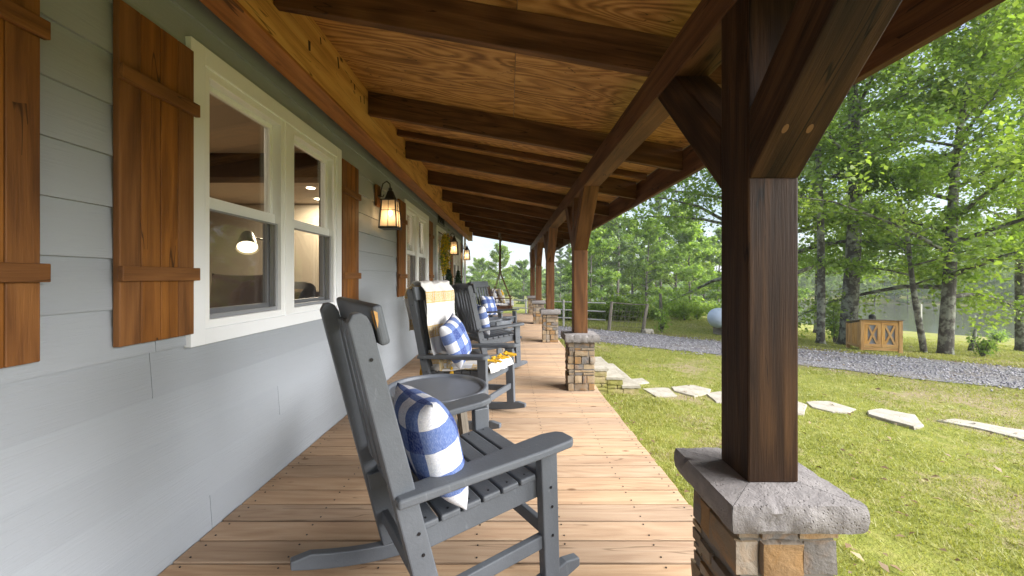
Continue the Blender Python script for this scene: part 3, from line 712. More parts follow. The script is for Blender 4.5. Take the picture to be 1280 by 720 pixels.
b = MB(); b.box((XF-.02, -2.0, H+.845), (XF+.02, 13.05, H+1.08)); b.build('fascia_board', 'rafter', roof, bev=.003, world=True)
b = MB(); zb = H+1.20
b.box((-1.34, -2.0, zb+.022), (-1.2, 13.0, H+1.60)); led = b.build('ledger_beam', 'ledger', roof, bev=.004, world=True)
b = MB(); r9 = random.Random(8); y = .3
while y < 12.6:                                       # dark saw kerfs and knots along the face
    z = H+1.30+r9.uniform(0, .2); L = r9.uniform(.03, .085); sl = r9.uniform(-.25, .1); ww = r9.uniform(.012, .026); x = -1.1985
    b.add([(x, y, z), (x, y+ww, z+.01), (x, y+ww*.9+sl*L, z+L), (x, y-ww*.3+sl*L, z+L*.92)], [(0, 1, 2, 3)]); y += r9.choice((.10, .16, .27, .4))*r9.uniform(.7, 1.4)
o = b.build('saw_kerf', 'indark', led)
for v in o.data.vertices: v.co -= Vector((0, 6, 2.3))
b = MB(); b.box((-1.345, -2.0, zb), (-1.196, 13.03, zb+.0215)); o = b.build('ledger_trim', 'trim', led, bev=.004)
for v in o.data.vertices: v.co -= Vector((0, 6, 2.3))
XP = .782; PW = .15; PY = [1.233, 4.33, 7.45, 10.30, 12.92]
b = MB(); b.box((XP-.077, -2.0, H+.86), (XP+.077, 13.0, H+1.018)); b.build('support_beam', 'beam', roof, bev=.006, world=True)

# stone pillars
def rough_box(b, a, c, amp, rg, sub=5, seed=0, chamf=.006):
    """a quarry-faced block: box grid with displaced faces"""
    a = Vector(a); c = Vector(c); d = c-a
    n = [max(1, min(sub, int(round(d[k]/.03)))) for k in range(3)]
    vid = {}; vs = []; fs = []
    ce = (a+c)/2
    def vert(i, j, k):
        key = (i, j, k)
        if key in vid: return vid[key]
        p = Vector((a.x+d.x*i/n[0], a.y+d.y*j/n[1], a.z+d.z*k/n[2]))
        e = sum((i in (0, n[0]), j in (0, n[1]), k in (0, n[2])))
        out = Vector((0, 0, 0))
        if i in (0, n[0]): out.x = -1 if i == 0 else 1
        if j in (0, n[1]): out.y = -1 if j == 0 else 1
        if k in (0, n[2]): out.z = -1 if k == 0 else 1
        h = amp*mnoise.fractal(p*16+Vector((seed, seed*1.7, 0)), 1.0, 2.0, 3)
        if e == 1: p = p+out*h*1.0
        elif e >= 2: p = p-out.normalized()*chamf*(1+.8*mnoise.noise(p*22+Vector((seed, 0, 0))))+out.normalized()*h*.35
        vid[key] = len(vs); vs.append(p); return vid[key]
    for ax in range(3):
        u, v = [k for k in range(3) if k != ax]
        for side in (0, n[ax]):
            for i in range(n[u]):
                for j in range(n[v]):
                    q = []
                    for (di, dj) in ((0, 0), (1, 0), (1, 1), (0, 1)):
                        c3 = [0, 0, 0]; c3[ax] = side; c3[u] = i+di; c3[v] = j+dj; q.append(vert(*c3))
                    fs.append(tuple(q))
    b.add(vs, fs)
def pillar(y, label, seed, fine):
    W = .285
    P = thing('stone_pillar', label, 'pillar', (XP, y, 0), 0, 'stone pillars under the porch posts')
    rg = random.Random(seed); b = MB(); z = .001; top = .525; h = W/2
    courses = []
    while z < top-.02:
        hh = min(rg.choice((.03, .045, .06, .085, .105)), top-z)
        if top-z-hh < .03: hh = top-z
        courses.append((z, z+hh)); z += hh
    for ci, (za, zb) in enumerate(courses):
        # four sides in pinwheel order, one to three stones each
        for side in range(4):
            L = W-.06; n = rg.choice((2, 2, 2, 3)) if zb-za > .05 else rg.choice((1, 1, 2))
            cut = sorted([0]+[rg.uniform(.25, .75) if n == 2 else (i+1)/n+rg.uniform(-.08, .08) for i in range(n-1)]+[1])
            for p, q in zip(cut, cut[1:]):
                pr = rg.uniform(-.006, .014)
                u0, u1 = -h+p*L+.002, -h+q*L-.002; v0, v1 = h-.06, h+pr
                M2 = Matrix.Rotation(math.pi/2*side, 3, 'Z')
                bb = MB(); 
                pts0 = (u0, v0 if True else 0, za+.002); 
                rough_box(bb, (u0, v0, za+.002), (u1, v1, zb-.002), .010 if fine else .006, rg, 7 if fine else 2, seed=rg.uniform(0, 90))
                b.add([M2 @ Vector(v) for v in bb.v], bb.f)
    b.build('stone_shaft', 'stone', P, split=45)
    b = MB(); b.box((-h+.012, -h+.012, 0), (h-.012, h-.012, top-.004)); b.build('mortar_core', M['mortar'], P)
    # cap: four wedge slabs meeting on the diagonals
    b = MB(); c = .183; zt0, zt1, zb0 = .606, .614, .528
    N = 40 if fine else 8
    for side in range(4):
        M2 = Matrix.Rotation(math.pi/2*side, 3, 'Z'); vs = []; gap = .0025
        rows = [(.06, zt1, 0), (.12, (zt0+zt1)/2, 0), (c-.03, zt0, 0), (c, zt0-.001, .5), (c+.004, zt0-.018, 1), (c+.005, zt0-.04, 1), (c+.002, zb0+.012, 1), (c-.004, zb0, .7), (.06, zb0, 0)]
        for (rr, zz, am) in rows:
            for i in range(N+1):
                x = (-1+2*i/N)*(rr-gap*1.5); p = Vector((x, rr-gap, zz))
                nn = mnoise.fractal(Vector((x*21+side*7+seed, zz*34, rr*9)), .9, 2.1, 5)
                edge = min(1, (1-abs(-1+2*i/N))*6)
                chip = max(0, mnoise.noise(Vector((x*26+seed*3, side*5.0, 1)))-.18)*(1 if am == .5 else 0); p.y += (am*nn*.0085-chip*.03)*edge; p.z -= chip*.012*edge; p.z += 0*edge; p.z += (nn*.0015 if am == 0 else nn*.003)*edge
                if zz < .5285: p.z = zb0+nn*.003*am
                vs.append(M2 @ p)
        K = len(rows); fs = [(r*(N+1)+i, r*(N+1)+i+1, ((r+1) % K)*(N+1)+i+1, ((r+1) % K)*(N+1)+i) for r in range(K) for i in range(N)]
        fs += [tuple(r*(N+1) for r in range(K)), tuple(r*(N+1)+N for r in range(K))[::-1]]
        b.add(vs, fs)
    b.box((-.1, -.1, zb0+.004), (.1, .1, zt1-.004))
    b.build('cap_stone', 'cap', P, split=38)
    return P
M['mortar'] = paint('grey mortar', (.16, .145, .125), .95, .1, .2, 30, .6)
PLAB = [('rough stone pillar with slab cap under the closest porch post', 'thick dark stained timber post standing on the closest stone pillar, seen large'),
        ('stone pillar beside the mossy stone steps', 'brown timber post on the pillar beside the mossy steps'),
        ('stone pillar just past the mossy stone steps', 'brown timber post on the pillar just past the stone steps'),
        ('stone pillar fourth along the deck edge, last but one', 'brown timber post fourth along the porch, last but one'),
        ('stone pillar at the far end of the deck beyond the porch swing', 'brown timber post at the far end of the porch beyond the swing')]
for i, y in enumerate(PY):
    pillar(y, PLAB[i][0], 31+i*7, i < 2)
    T = thing('porch_post', PLAB[i][1], 'post', (XP, y, .612), 0, 'timber posts along the porch')
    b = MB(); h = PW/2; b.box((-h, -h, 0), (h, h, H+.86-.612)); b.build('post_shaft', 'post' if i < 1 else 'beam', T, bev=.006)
    for s in (-1, 1):
        b = MB(); ww = .146; zt = H+.858-.612; z0 = H+.29-.612; dv = .205; L = zt-z0
        yy = lambda q: s*q
        # parallelogram brace: from the post up to the beam at 45 degrees
        poly = [(h+.0005, z0), (h+L, zt), (h+L-dv, zt), (h+.0005, z0+dv)]
        vs = [(x, yy(p), z) for x in (-ww/2, ww/2) for p, z in poly]
        gs = [((p+z)*.707, (p-z)*.707, x) for x in (-ww/2, ww/2) for p, z in poly]
        b.add(vs, [(0, 1, 2, 3), (7, 6, 5, 4), (0, 4, 5, 1), (1, 5, 6, 2), (2, 6, 7, 3), (3, 7, 4, 0)], gs)
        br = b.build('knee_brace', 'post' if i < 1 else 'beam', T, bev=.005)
        if i == 0:
            b = MB(); q = .108; nn = Vector((0, s, -1)).normalized(); tt = Vector((0, s, 1)).normalized()
            for x in (-.042, .024):
                c0 = Vector((x, s*(h+q), z0+q)); vs = []
                for dpt in (-.002, .0012):
                    for k in range(10):
                        a = math.pi*k/5; vs.append(c0+nn*dpt+Vector((1, 0, 0))*math.cos(a)*.008+tt*math.sin(a)*.013)
                b.add(vs, [tuple(range(10)), tuple(range(10, 20))]+[(k, (k+1) % 10, 10+(k+1) % 10, 10+k) for k in range(10)])
            b.build('wood_plug', 'plug', br)
# ================================================================ rocking chairs
CH = dict(dark='charcoal grey rocking chair')
def build_chair():
    t = thing('rocking_chair', '', 'chair', (0, 0, 0), 0, 'grey rocking chairs along the porch')
    RAD = 1.45; rz = lambda x: x*x/(2*RAD)
    for s in (-1, 1):
        xs = [-.56+.07*i for i in range(15)]; y = s*.262
        lo = [(x, rz(x)) for x in xs]; hi = [(x, rz(x)+.062-(.03 if i in (0, 14) else 0)) for i, x in enumerate(xs)]
        b = MB(); b.prism(lo+hi[::-1], lambda u, v, q: (u, q, v), y-.019, y+.019); b.build('rocker', 'chair', t, bev=.005)
    for s in (-1, 1):
        b = MB(); y = s*.262
        b.prism([(.245, rz(.27)+.045), (.315, rz(.29)+.045), (.30, .572), (.222, .572)], lambda u, v, q: (u, q, v), y-.02, y+.02, 1); b.build('front_leg', 'chair', t, bev=.005)
    k = -.235; X = lambda z: -.262+k*(z-.42)
    for s in (-1, 1):
        b = MB(); y = s*.262; pts = []
        z0, z1 = .075, 1.105
        poly = [(X(z0)-.035, z0), (X(z0)+.045, z0), (X(z1)+.032, z1-.025), (X(z1)+.018, z1), (X(z1)-.002, z1+.012), (X(z1)-.022, z1+.008), (X(z1)-.034, z1-.018)]
        b.prism(poly, lambda u, v, q: (u, q, v), y-.023, y+.023, 1); b.build('back_post', 'chair', t, bev=.005)
    ang = math.atan(k); tilt = Matrix.Rotation(ang, 3, 'Y')
    b = MB(); z = 1.078; b.box((X(z)+.034, -.297, z-.06), (X(z)+.064, .297, z+.06), tilt); b.build('top_rail', 'chair', t, bev=.010, seg=3)
    b = MB(); z = .50; b.box((X(z)+.02, -.238, z-.035), (X(z)+.045, .238, z+.035), tilt); b.build('lower_rail', 'chair', t, bev=.004)
    for i in range(5):
        y = -.184+.092*i
        b = MB(); b.beam((X(.50)+.009, y, .50), (X(1.06)+.018, y, 1.06), .062, .018, up=(1, 0, .17)); b.build('back_slat', 'chair', t, bev=.004)
    for s in (-1, 1):
        y = s*.228
        b = MB(); b.prism([(-.272, .337), (.262, .375), (.262, .452), (-.285, .407)], lambda u, v, q: (u, q, v), y-.015, y+.015); b.build('side_apron', 'chair', t, bev=.004)
    b = MB(); b.box((.232, -.213, .37), (.26, .213, .447)); b.build('front_apron', 'chair', t, bev=.004)
    for i in range(7):
        x = .262-.0785*i; z = .4535-.0065*i
        b = MB(); b.box((x-.034, -.255, z-.001), (x+.036, .255, z+.022), Matrix.Rotation(R(-4.8), 3, 'Y')); b.build('seat_slat', 'chair', t, bev=.006)
    for s in (-1, 1):
        b = MB(); y = s
        poly = [(-.325, .242), (.26, .232), (.318, .250), (.335, .275), (.335, .335), (.315, .352), (.2, .352), (-.325, .318)]
        zz = lambda u: .598+(u-.3)*.075
        vs = [(u, s*v, zz(u)+q) for q in (-.015, .015) for u, v in poly]; n = len(poly)
        b.add(vs, [tuple(range(n))[::-1], tuple(range(n, 2*n))]+[(i, (i+1) % n, n+(i+1) % n, n+i) for i in range(n)])
        b.build('arm', 'chair', t, bev=.008, seg=3)
    for s in (-1, 1):
        b = MB(); y = s*.255; b.beam((-.20, y, .185), (.262, y, .215), .028, .05); b.build('side_stretcher', 'chair', t, bev=.004)
    b = MB(); b.box((.262, -.243, .215), (.287, .243, .265)); b.build('stretcher', 'chair', t, bev=.004)
    b = MB(); b.box((-.222, -.24, .18), (-.196, .24, .23)); b.build('stretcher', 'chair', t, bev=.004)
    b = MB()
    for s in (-1, 1):
        for (x, z) in ((-.252, .43), (-.238, .36), (-.228, .20), (.268, .42), (.275, .345), (.278, .235), (X(.98), .98), (X(.54), .53)):
            off = .0225 if x < 0 else .0195
            vs = []
            for q in (off, off+.003):
                for kk in range(8): a = math.pi*kk/4; vs.append((x+.0055*math.cos(a), s*(.262+q), z+.0055*math.sin(a)))
            b.add(vs, [tuple(range(8)), tuple(range(8, 16))]+[(i, (i+1) % 8, 8+(i+1) % 8, 8+i) for i in range(8)])
    for i in range(7):
        x = .262-.0785*i; z = .4765-.0065*i
        for s in (-1, 1): b.lathe([(.004, -.002), (.004, .0006)], (x, s*.228, z), 6)
    b.build('bolt', 'bolt', t)
    return t
CHP = [((-.2195, 1.578), 33, 'closest grey rocking chair, turned away, with the top rail chipped to bare wood'),
       ((-.34, 3.42), -24, 'grey rocking chair with the white and mustard throw over its back'),
       ((-.25, 5.30), 30, 'grey rocking chair seen from behind, standing just past the chair with the throw'),
       ((-.25, 7.42), -30, 'farthest grey rocking chair, angled towards the viewer in front of the porch swing')]
proto = build_chair(); CHM = []
for i, ((x, y), a, lab) in enumerate(CHP):
    c = proto if i == 0 else copy_tree(proto)
    c.location = (x, y, .003); c.rotation_euler = (0, 0, R(a)); c['label'] = lab
    CHM.append(Matrix.Translation((x, y, .003)) @ Matrix.Rotation(R(a), 4, 'Z'))
# bare wood where the paint of the closest chair's rail is chipped
tr = [c for c in proto.children if c.name.startswith('top_rail')][0]
kx = -.262-.235*(1.078-.42); tl = Matrix.Rotation(math.atan(-.235), 3, 'Y'); pc = Vector((kx+.049, 0, 1.078))
def railpt(dx, y, dz): return tl @ Vector((dx, y, dz))+pc
b = MB()                                        # bare wood where the paint has chipped off: back edge of the near end
b.add([railpt(-.0155, -.2935, .050), railpt(-.0155, -.272, .044), railpt(-.0155, -.276, .010), railpt(-.0155, -.284, -.012), railpt(-.0155, -.2915, -.004)], [(0, 1, 2, 3, 4)])
b.add([railpt(-.0125, -.2978, .048), railpt(-.003, -.2978, .040), railpt(-.006, -.2978, .015), railpt(-.0125, -.2978, -.005)], [(0, 1, 2, 3)])
b.build('paint_chip', 'crate', tr)
def on_chair(o, i, loc, rz, ty, rx=0):
    m = CHM[i] @ Matrix.Translation(loc) @ Matrix.Rotation(R(rz), 4, 'Z') @ Matrix.Rotation(R(ty), 4, 'Y') @ Matrix.Rotation(R(rx), 4, 'X')
    o.location = m.to_translation(); o.rotation_euler = m.to_euler(); return o
GP = 'blue buffalo check pillows on the rocking chairs'
for i, loc, rot, lab, S, T in ((0, (-.150, -.105, .632), (0, -17, -3), 'blue checked pillow on the closest rocking chair, seen edge on', .188, .085),
                         (1, (-.055, -.135, .685), (12, -22, 12), 'blue checked pillow leaning on the white and mustard throw', .195, .08),
                         (2, (-.165, 0, .67), (0, -16, 4), 'blue checked pillow half hidden behind the slatted chair back seen from behind', .2, .085),
                         (3, (-.15, .02, .67), (0, -18, -4), 'blue checked pillow on the farthest rocking chair', .2, .08)):
    o = pillow_mb(S, T, 26, i*5+1).build('checked_pillow', 'check', None, smooth=True); tag(o, lab, 'pillow', GP); on_chair(o, i, loc, *rot)
# throw on the second chair
path = [(-.455, .74), (-.475, .86), (-.49, .98), (-.478, 1.08), (-.448, 1.145), (-.395, 1.156), (-.342, 1.135), (-.318, 1.0), (-.287, .85), (-.258, .72), (-.228, .6), (-.185, .525), (-.12, .495), (-.03, .497), (.08, .505), (.19, .512), (.285, .515), (.305, .49), (.31, .46)]
def path_at(s):
    L = [0]
    for p, q in zip(path, path[1:]): L.append(L[-1]+math.dist(p, q))
    s = min(max(s, 0), L[-1]-1e-6)
    for i in range(len(path)-1):
        if s <= L[i+1]:
            t = (s-L[i])/(L[i+1]-L[i]); p, q = path[i], path[i+1]
            dx, dz = (q[0]-p[0]), (q[1]-p[1]); n = math.hypot(dx, dz)
            return (p[0]+dx*t, p[1]+dz*t), (-dz/n, dx/n), L[-1]
    return path[-1], (0, 1), L[-1]
b = MB(); nu, nv = 40, 110; Ltot = path_at(0)[2]; vs = []; uv = []
for j in range(nv+1):
    s = Ltot*j/nv; (x, z), (nx, nz), _ = path_at(s); nx, nz = -nx, -nz
    if nx < -.2 and s > .56: nx, nz = -nx, -nz
    if s <= .56: nx, nz = (-abs(nx), abs(nz)) if s < .36 else (0, 1)
    for i in range(nu+1):
        u = i/nu
        wid = .37+.06*math.sin(s*3.0+.5)+.08*min(1, max(0, s-.5)*2); y0 = -.225+.03*math.sin(s*4+1)-.05*min(1, max(0, s-.5)*3)
        y = y0+wid*u
        fold = (.024*(.5+.5*math.sin(u*19+s*2.2+.8*math.sin(s*5)))+.012*(.5+.5*math.sin(u*37+s*3)))*min(1, abs(s-.46)*4+.35)+.018*mnoise.noise(Vector((u*4, s*5, 2)))
        vs.append((x+nx*(fold+.022), y+.008*math.sin(s*9+u*3), z+nz*(fold+.02))); uv.append((u*.42, s))
b.add(vs, [(j*(nu+1)+i, j*(nu+1)+i+1, (j+1)*(nu+1)+i+1, (j+1)*(nu+1)+i) for j in range(nv) for i in range(nu)]); b.uv = uv
th = b.build('throw_blanket', 'throw', None, smooth=True); tag(th, 'white woven throw with mustard bands and tassels draped over a rocking chair', 'throw')
sm = th.modifiers.new('thickness', 'SOLIDIFY'); sm.thickness = .005
th.location = CHM[1].to_translation(); th.rotation_euler = CHM[1].to_euler()
def tassel(loc, ln=.085, lay=False):
    b = MB(); d = Vector((0, 0, -1)) if not lay else Vector((.8, rnd.uniform(-.5, .5), -.12)).normalized()
    b.tube([Vector(loc)-d*.02, Vector(loc), Vector(loc)+d*.012], [.006, .013, .010], 8)
    for k in range(22):
        e = Vector((rnd.uniform(-1, 1), rnd.uniform(-1, 1), rnd.uniform(-.3, .3)))*.021
        b.tube([Vector(loc)+d*.008+e*.3, Vector(loc)+d*ln*.5+e*.8, Vector(loc)+d*ln+e], .0032, 4)
    b.build('tassel', 'yellow', th)
tassel((-.02, -.262, .47), .10); tassel((-.34, -.23, .46), .09)
for k in range(7): tassel((.27+.02*(k % 2), -.19+.06*k, .553), .08, True)
# hanging corner of the throw below the arm
b = MB(); vs = []; uv = []
for j in range(15):
    for i in range(9):
        u = i/8; v = j/14
        vs.append((-.27+.2*u-.03*v, -.226-.012*math.sin(u*9+v*2)-.01*v, .60-.20*v+.05*u*v)); uv.append((u*.3, .55+v*.2))
b.add(vs, [(j*9+i, j*9+i+1, (j+1)*9+i+1, (j+1)*9+i) for j in range(14) for i in range(8)]); b.uv = uv
o = b.build('hanging_corner', 'throw', th, smooth=True); o.modifiers.new('thickness', 'SOLIDIFY').thickness = .005

# side tables
def build_table():
    t = thing('side_table', '', 'table', (0, 0, 0), 0, 'round side tables between the rocking chairs')
    b = MB(); r = .318
    b.lathe([(r-.045, .470), (r-.012, .474), (r-.002, .484), (r, .53), (r-.004, .537), (r-.012, .539), (r-.022, .535), (r-.030, .520), (r-.05, .517), (.01, .517)], (0, 0, 0), 72)
    b.build('table_top', 'table', t, smooth=False, bev=0)
    for k in range(4):
        a = R(38+90*k); c, s = math.cos(a), math.sin(a); b = MB(); rot = Matrix.Rotation(a, 3, 'Z')
        b.beam((c*.225, s*.225, 0), (c*.165, s*.165, .472), .05, .05, up=(c, s, 0)); b.build('leg', 'oldwood', t, bev=.003)
    for k in range(2):
        a = R(38+90*k); c, s = math.cos(a), math.sin(a); b = MB()
        b.beam((-c*.15, -s*.15, .425+.001*k), (c*.15, s*.15, .425+.001*k), .03, .085); b.build('cross_rail', 'chair', t, bev=.003)
    return t
tb = build_table(); tb.location = (-.45, 2.45, .003); tb['label'] = 'round slate grey side table right behind the closest rocking chair'
t2 = copy_tree(tb); t2.location = (-.27, 6.28, .003); t2['label'] = 'small round side table between the two farther rocking chairs'

# porch swing
sw = thing('porch_swing', 'brown wooden porch swing hung on ropes near the far end of the deck', 'swing', (-.17, 11.3, 0))
b = MB(); Lh = .66
for i in range(6): b.box((-.25+.085*i, -Lh, .415), (-.25+.085*i+.075, Lh, .435))
b.build('seat', 'swing', sw, bev=.003)
b = MB()
for y in (-Lh+.04, 0, Lh-.04): b.box((-.26, y-.02, .33), (.27, y+.02, .413))
b.box((.22, -Lh+.03, .34), (.25, Lh-.03, .412)); b.build('seat_frame', 'swing', sw, bev=.003)
b = MB()
for i in range(12):
    y = -Lh+.06+.1126*i; b.beam((-.26, y, .44), (-.43, y, .93), .07, .018, up=(1, 0, .3))
b.beam((-.245, -Lh, .46), (-.245, Lh, .46), .03, .06); b.beam((-.415, -Lh, .93), (-.415, Lh, .93), .035, .07)
b.build('backrest', 'swing', sw, bev=.003)
for s in (-1, 1):
    b = MB(); b.box((-.34, s*Lh-.04, .635), (.26, s*Lh+.04, .66)); b.build('arm', 'swing', sw, bev=.004)
    b = MB(); b.box((.19, s*Lh-.022, .33), (.235, s*Lh+.022, .634)); b.build('arm_post', 'swing', sw, bev=.003)
    yh = (10.726 if s < 0 else 11.876)-11.3; zt = rb(-.25)-.003; ye = s*Lh+s*.05*0
    b = MB(); b.tube([(-.08, yh, zt), (-.08, yh, 1.36)], .018, 8); b.tube([(-.08, yh, 1.37), (.2, s*Lh, .66)], .011, 6); b.tube([(-.08, yh, 1.37), (-.30, s*Lh, .66)], .011, 6)
    b.build('hanging_rope', 'rope', sw)
    b = MB(); b.box((-.115, yh-.03, zt-.13), (-.045, yh+.03, zt-.0)); b.build('rope_hook', 'oldwood', sw, bev=.01)
def place(o, loc, rz, ty, rx=0):
    m = Matrix.Rotation(R(rz), 4, 'Z') @ Matrix.Rotation(R(ty), 4, 'Y') @ Matrix.Rotation(R(rx), 4, 'X'); o.location = loc; o.rotation_euler = m.to_euler(); return o
o = tag(pillow_mb(.23, .09, 18, 3).build('patterned_pillow', 'print_blue', None, smooth=True), 'white pillow with dark blue print against the back of the porch swing', 'pillow'); place(o, (-.39, 11.02, .70), 0, -20)
o = tag(pillow_mb(.22, .085, 18, 5).build('yellow_pillow', 'print_yellow', None, smooth=True), 'white pillow with yellow blossoms on the near half of the porch swing', 'pillow'); place(o, (-.22, 10.98, .70), 10, -16)
o = tag(pillow_mb(.21, .08, 18, 9).build('patterned_pillow', 'print_yellow', None, smooth=True), 'white and yellow pillow at the far end of the porch swing', 'pillow'); place(o, (-.30, 11.7, .68), -10, -18)
b = MB()
b.box((-.27, -Lh+.03, 0), (.27, Lh-.03, .075)); o = b.build('seat_cushion', 'print_blue', None, bev=.03, seg=4); o.location = (-.13, 11.3, .437); tag(o, 'long white seat cushion with blue print lying on the porch swing', 'cushion')

# ================================================================ leaves
def leaf_quads(P, size, seed, tone=None, up=.7, ratio=.55, var=.38, fold=.15):
    g = np.random.default_rng(seed); n = len(P)
    nr = g.normal(size=(n, 3)); nr[:, 2] += up*1.6; nr /= np.linalg.norm(nr, axis=1, keepdims=True)
    t = g.normal(size=(n, 3)); t -= nr*(t*nr).sum(1, keepdims=True); t /= np.linalg.norm(t, axis=1, keepdims=True)
    bb = np.cross(nr, t); L = (size*(1+var*g.normal(size=(n, 1)).clip(-1.8, 1.8))); W = L*ratio
    V = np.empty((n, 4, 3)); V[:, 0] = P-t*L*.5; V[:, 1] = P+bb*W*.5+nr*L*fold-t*L*.06; V[:, 2] = P+t*L*.5; V[:, 3] = P-bb*W*.5+nr*L*fold-t*L*.06
    lv = .5+.22*g.normal(size=n)+(0 if tone is None else tone)
    return V.reshape(-1, 3), np.arange(n*4).reshape(n, 4), np.repeat(lv.clip(0, 1), 4)
def tree_tag(o, label, group): return tag(o, label, 'tree', group)
def tree(name, label, base, h, r0, spread, h0, nl, nleaf, lsize, mat, seed, lean=(0, 0), droop=.05, prof='round', group=None, barkm='bark', up=.7, ratio=.6, sig=.085, twign=3, cat='tree', fork=None):
    rg = random.Random(seed); g = np.random.default_rng(seed)
    T = thing(name, label, cat, base, 0, group); b = MB()
    K = 11; tp = []; tr_ = []
    wx, wy = rg.uniform(0, 6), rg.uniform(0, 6)
    for k in range(K):
        t = k/(K-1); tp.append(Vector((lean[0]*h*t**1.25+.018*h*math.sin(t*5+wx)*t, lean[1]*h*t**1.25+.018*h*math.sin(t*6+wy)*t, -.12+(h+.12)*t)))
        tr_.append(r0*(1.45 if k == 0 else 1.0)*(1-t)**.75+.012)
    tp.insert(1, tp[0].lerp(tp[1], .25)); tr_.insert(1, r0*1.08)
    b.tube(tp, tr_, 10)
    def tpt(t):
        z = -.12+(h+.12)*t
        for p, q, ra, rb_ in zip(tp, tp[1:], tr_, tr_[1:]):
            if q.z >= z-1e-6: f = (z-p.z)/(q.z-p.z); return p.lerp(q, f), ra+(rb_-ra)*f
        return tp[-1], tr_[-1]
    segs = []
    for i in range(nl):
        tt = (i+.5)/nl; t = h0+(.97-h0)*tt; az = i*2.399+rg.uniform(-.4, .4)
        if prof == 'round': pf = math.sin(math.pi*(.22+.70*tt))
        elif prof == 'pine': pf = (1-tt)**.8*.9+.12
        elif prof == 'wide': pf = math.sin(math.pi*(.36+.56*tt))
        else: pf = .8
        L = spread*pf*rg.uniform(.75, 1.15); el = R({'pine': 5+30*tt}.get(prof, 14+46*tt)+rg.uniform(-9, 9))
        p, ra = tpt(t); d = Vector((math.cos(az)*math.cos(el), math.sin(az)*math.cos(el), math.sin(el)))
        pts = [p]; rad = [max(.010, ra*.5)]
        for k in range(5):
            d = (d+Vector((rg.uniform(-.16, .16), rg.uniform(-.16, .16), rg.uniform(-.12, .14)-droop))).normalized(); pts.append(pts[-1]+d*L/5); rad.append(max(.006, rad[0]*(1-(k+1)/5.4)))
        b.tube(pts, rad, 6)
        for k in range(1, 6):
            if prof != 'pine' and k == 1: continue
            for q in range(twign):
                a2 = rg.choice((-1, 1))*R(rg.uniform(20, 80)); dd = (pts[k]-pts[k-1]).normalized(); dd = Matrix.Rotation(a2, 3, 'Z') @ dd
                dd.z += rg.uniform(-.25, .3)-droop*.8; dd.normalize(); l2 = L*rg.uniform(.16, .36)*(1 if prof != 'pine' else .7)
                s0 = pts[k-1].lerp(pts[k], rg.random()); s1 = s0+dd*l2*.5; s2 = s1+(dd+Vector((rg.uniform(-.2, .2), rg.uniform(-.2, .2), rg.uniform(-.25, .1)-droop))).normalized()*l2*.5
                b.tube([s0, s1, s2], [.009, .006, .003] if h > 5 else [.004, .003, .002], 3); segs.append((s0, s1, s2))
    b.build('trunk', barkm, T, smooth=True)
    S = np.array([[tuple(a), tuple(c), tuple(e)] for a, c, e in segs]); m = len(S)
    w = g.uniform(.25, 1.0, m); idx = g.choice(m, nleaf, p=w/w.sum()); f = g.uniform(.15, 1.05, nleaf)[:, None]
    P = np.where(f < .5, S[idx, 0]+(S[idx, 1]-S[idx, 0])*f*2, S[idx, 1]+(S[idx, 2]-S[idx, 1])*(f*2-1))
    P = P+g.normal(size=(nleaf, 3))*np.array([1, 1, .85])*sig*spread*.6
    tone = (g.normal(size=m)*.15)[idx]
    V, Fc, lv = leaf_quads(P, lsize, seed+1, tone, up, ratio)
    np_mesh('crown', V, Fc, mat, T, lv)
    return T
def gp(px, py): v = ground_at(px, py); return (v.x, v.y, v.z)
def at(x, y): return (x, y, tz(x, y))
# ---- the trees beside the drive
GN = 'tall trees beyond the gravel drive'
tree('broadleaf_tree', 'slender grey trunked tree left of the wooden enclosure', at(8.75, 11.0), 11.5, .095, 3.0, .30, 18, 17000, .10, 'leaf', 11, (.02, .02), .05, group=GN)
tree('broadleaf_tree', 'thick lichen spotted tree standing directly behind the wooden enclosure', at(9.75, 11.3), 13.5, .20, 4.1, .25, 24, 21000, .10, 'leaf', 21, (.055, 0), .04, group=GN)
tree('forked_tree', 'forked tree with leaning trunks on the grass right of the wooden enclosure', at(10.85, 9.75), 8.0, .14, 4.4, .17, 24, 31000, .10, 'leaf_pale', 33, (.07, -.01), .12, prof='wide', group=GN)
tree('forked_tree', 'thin dark stem leaning left from the foot of the forked tree', at(10.45, 9.85), 4.6, .065, 2.4, .36, 12, 9000, .10, 'leaf', 37, (-.17, .03), .08, group=GN)
tree('broadleaf_tree', 'straight tree by the lake at the right edge of the photo', at(17.0, 13.0), 12, .13, 4.2, .22, 20, 20000, .13, 'leaf', 41, (0, 0), .08, group=GN)
tree('broadleaf_tree', 'big tree with low drooping limbs hidden partly by the thick porch post', at(9.6, 14.6), 10.5, .24, 6.3, .16, 28, 44000, .12, 'leaf_dark', 54, (-.05, -.02), .13, prof='wide', group=GN)
tree('broadleaf_tree', 'light green tree overhanging the right edge of the photo', at(15.0, 9.3), 11.5, .17, 4.6, .22, 24, 15000, .105, 'leaf_pale', 63, (-.05, 0), .07, prof='wide', group=GN)
tree('broadleaf_tree', 'pale leafed tree on the slope behind the enclosure trees', at(14.6, 18.5), 13.0, .17, 5.0, .2, 20, 11000, .15, 'leaf_pale', 71, (0, 0), .05, group=GN)
# broken snag
b = MB(); sx = gp(1213, 439); b.tube([(0, 0, -.1), (.02, 0, .1), (.10, .0, .36), (.17, .02, .62)], [.07, .058, .045, .03], 8)
b.tube([(.06, 0, .25), (.0, .05, .38)], [.02, .008], 6)
sn = b.build('tree_stump', 'bark', None, smooth=True); sn.location = sx; tag(sn, 'short leaning broken stem beside the forked tree', 'stump')
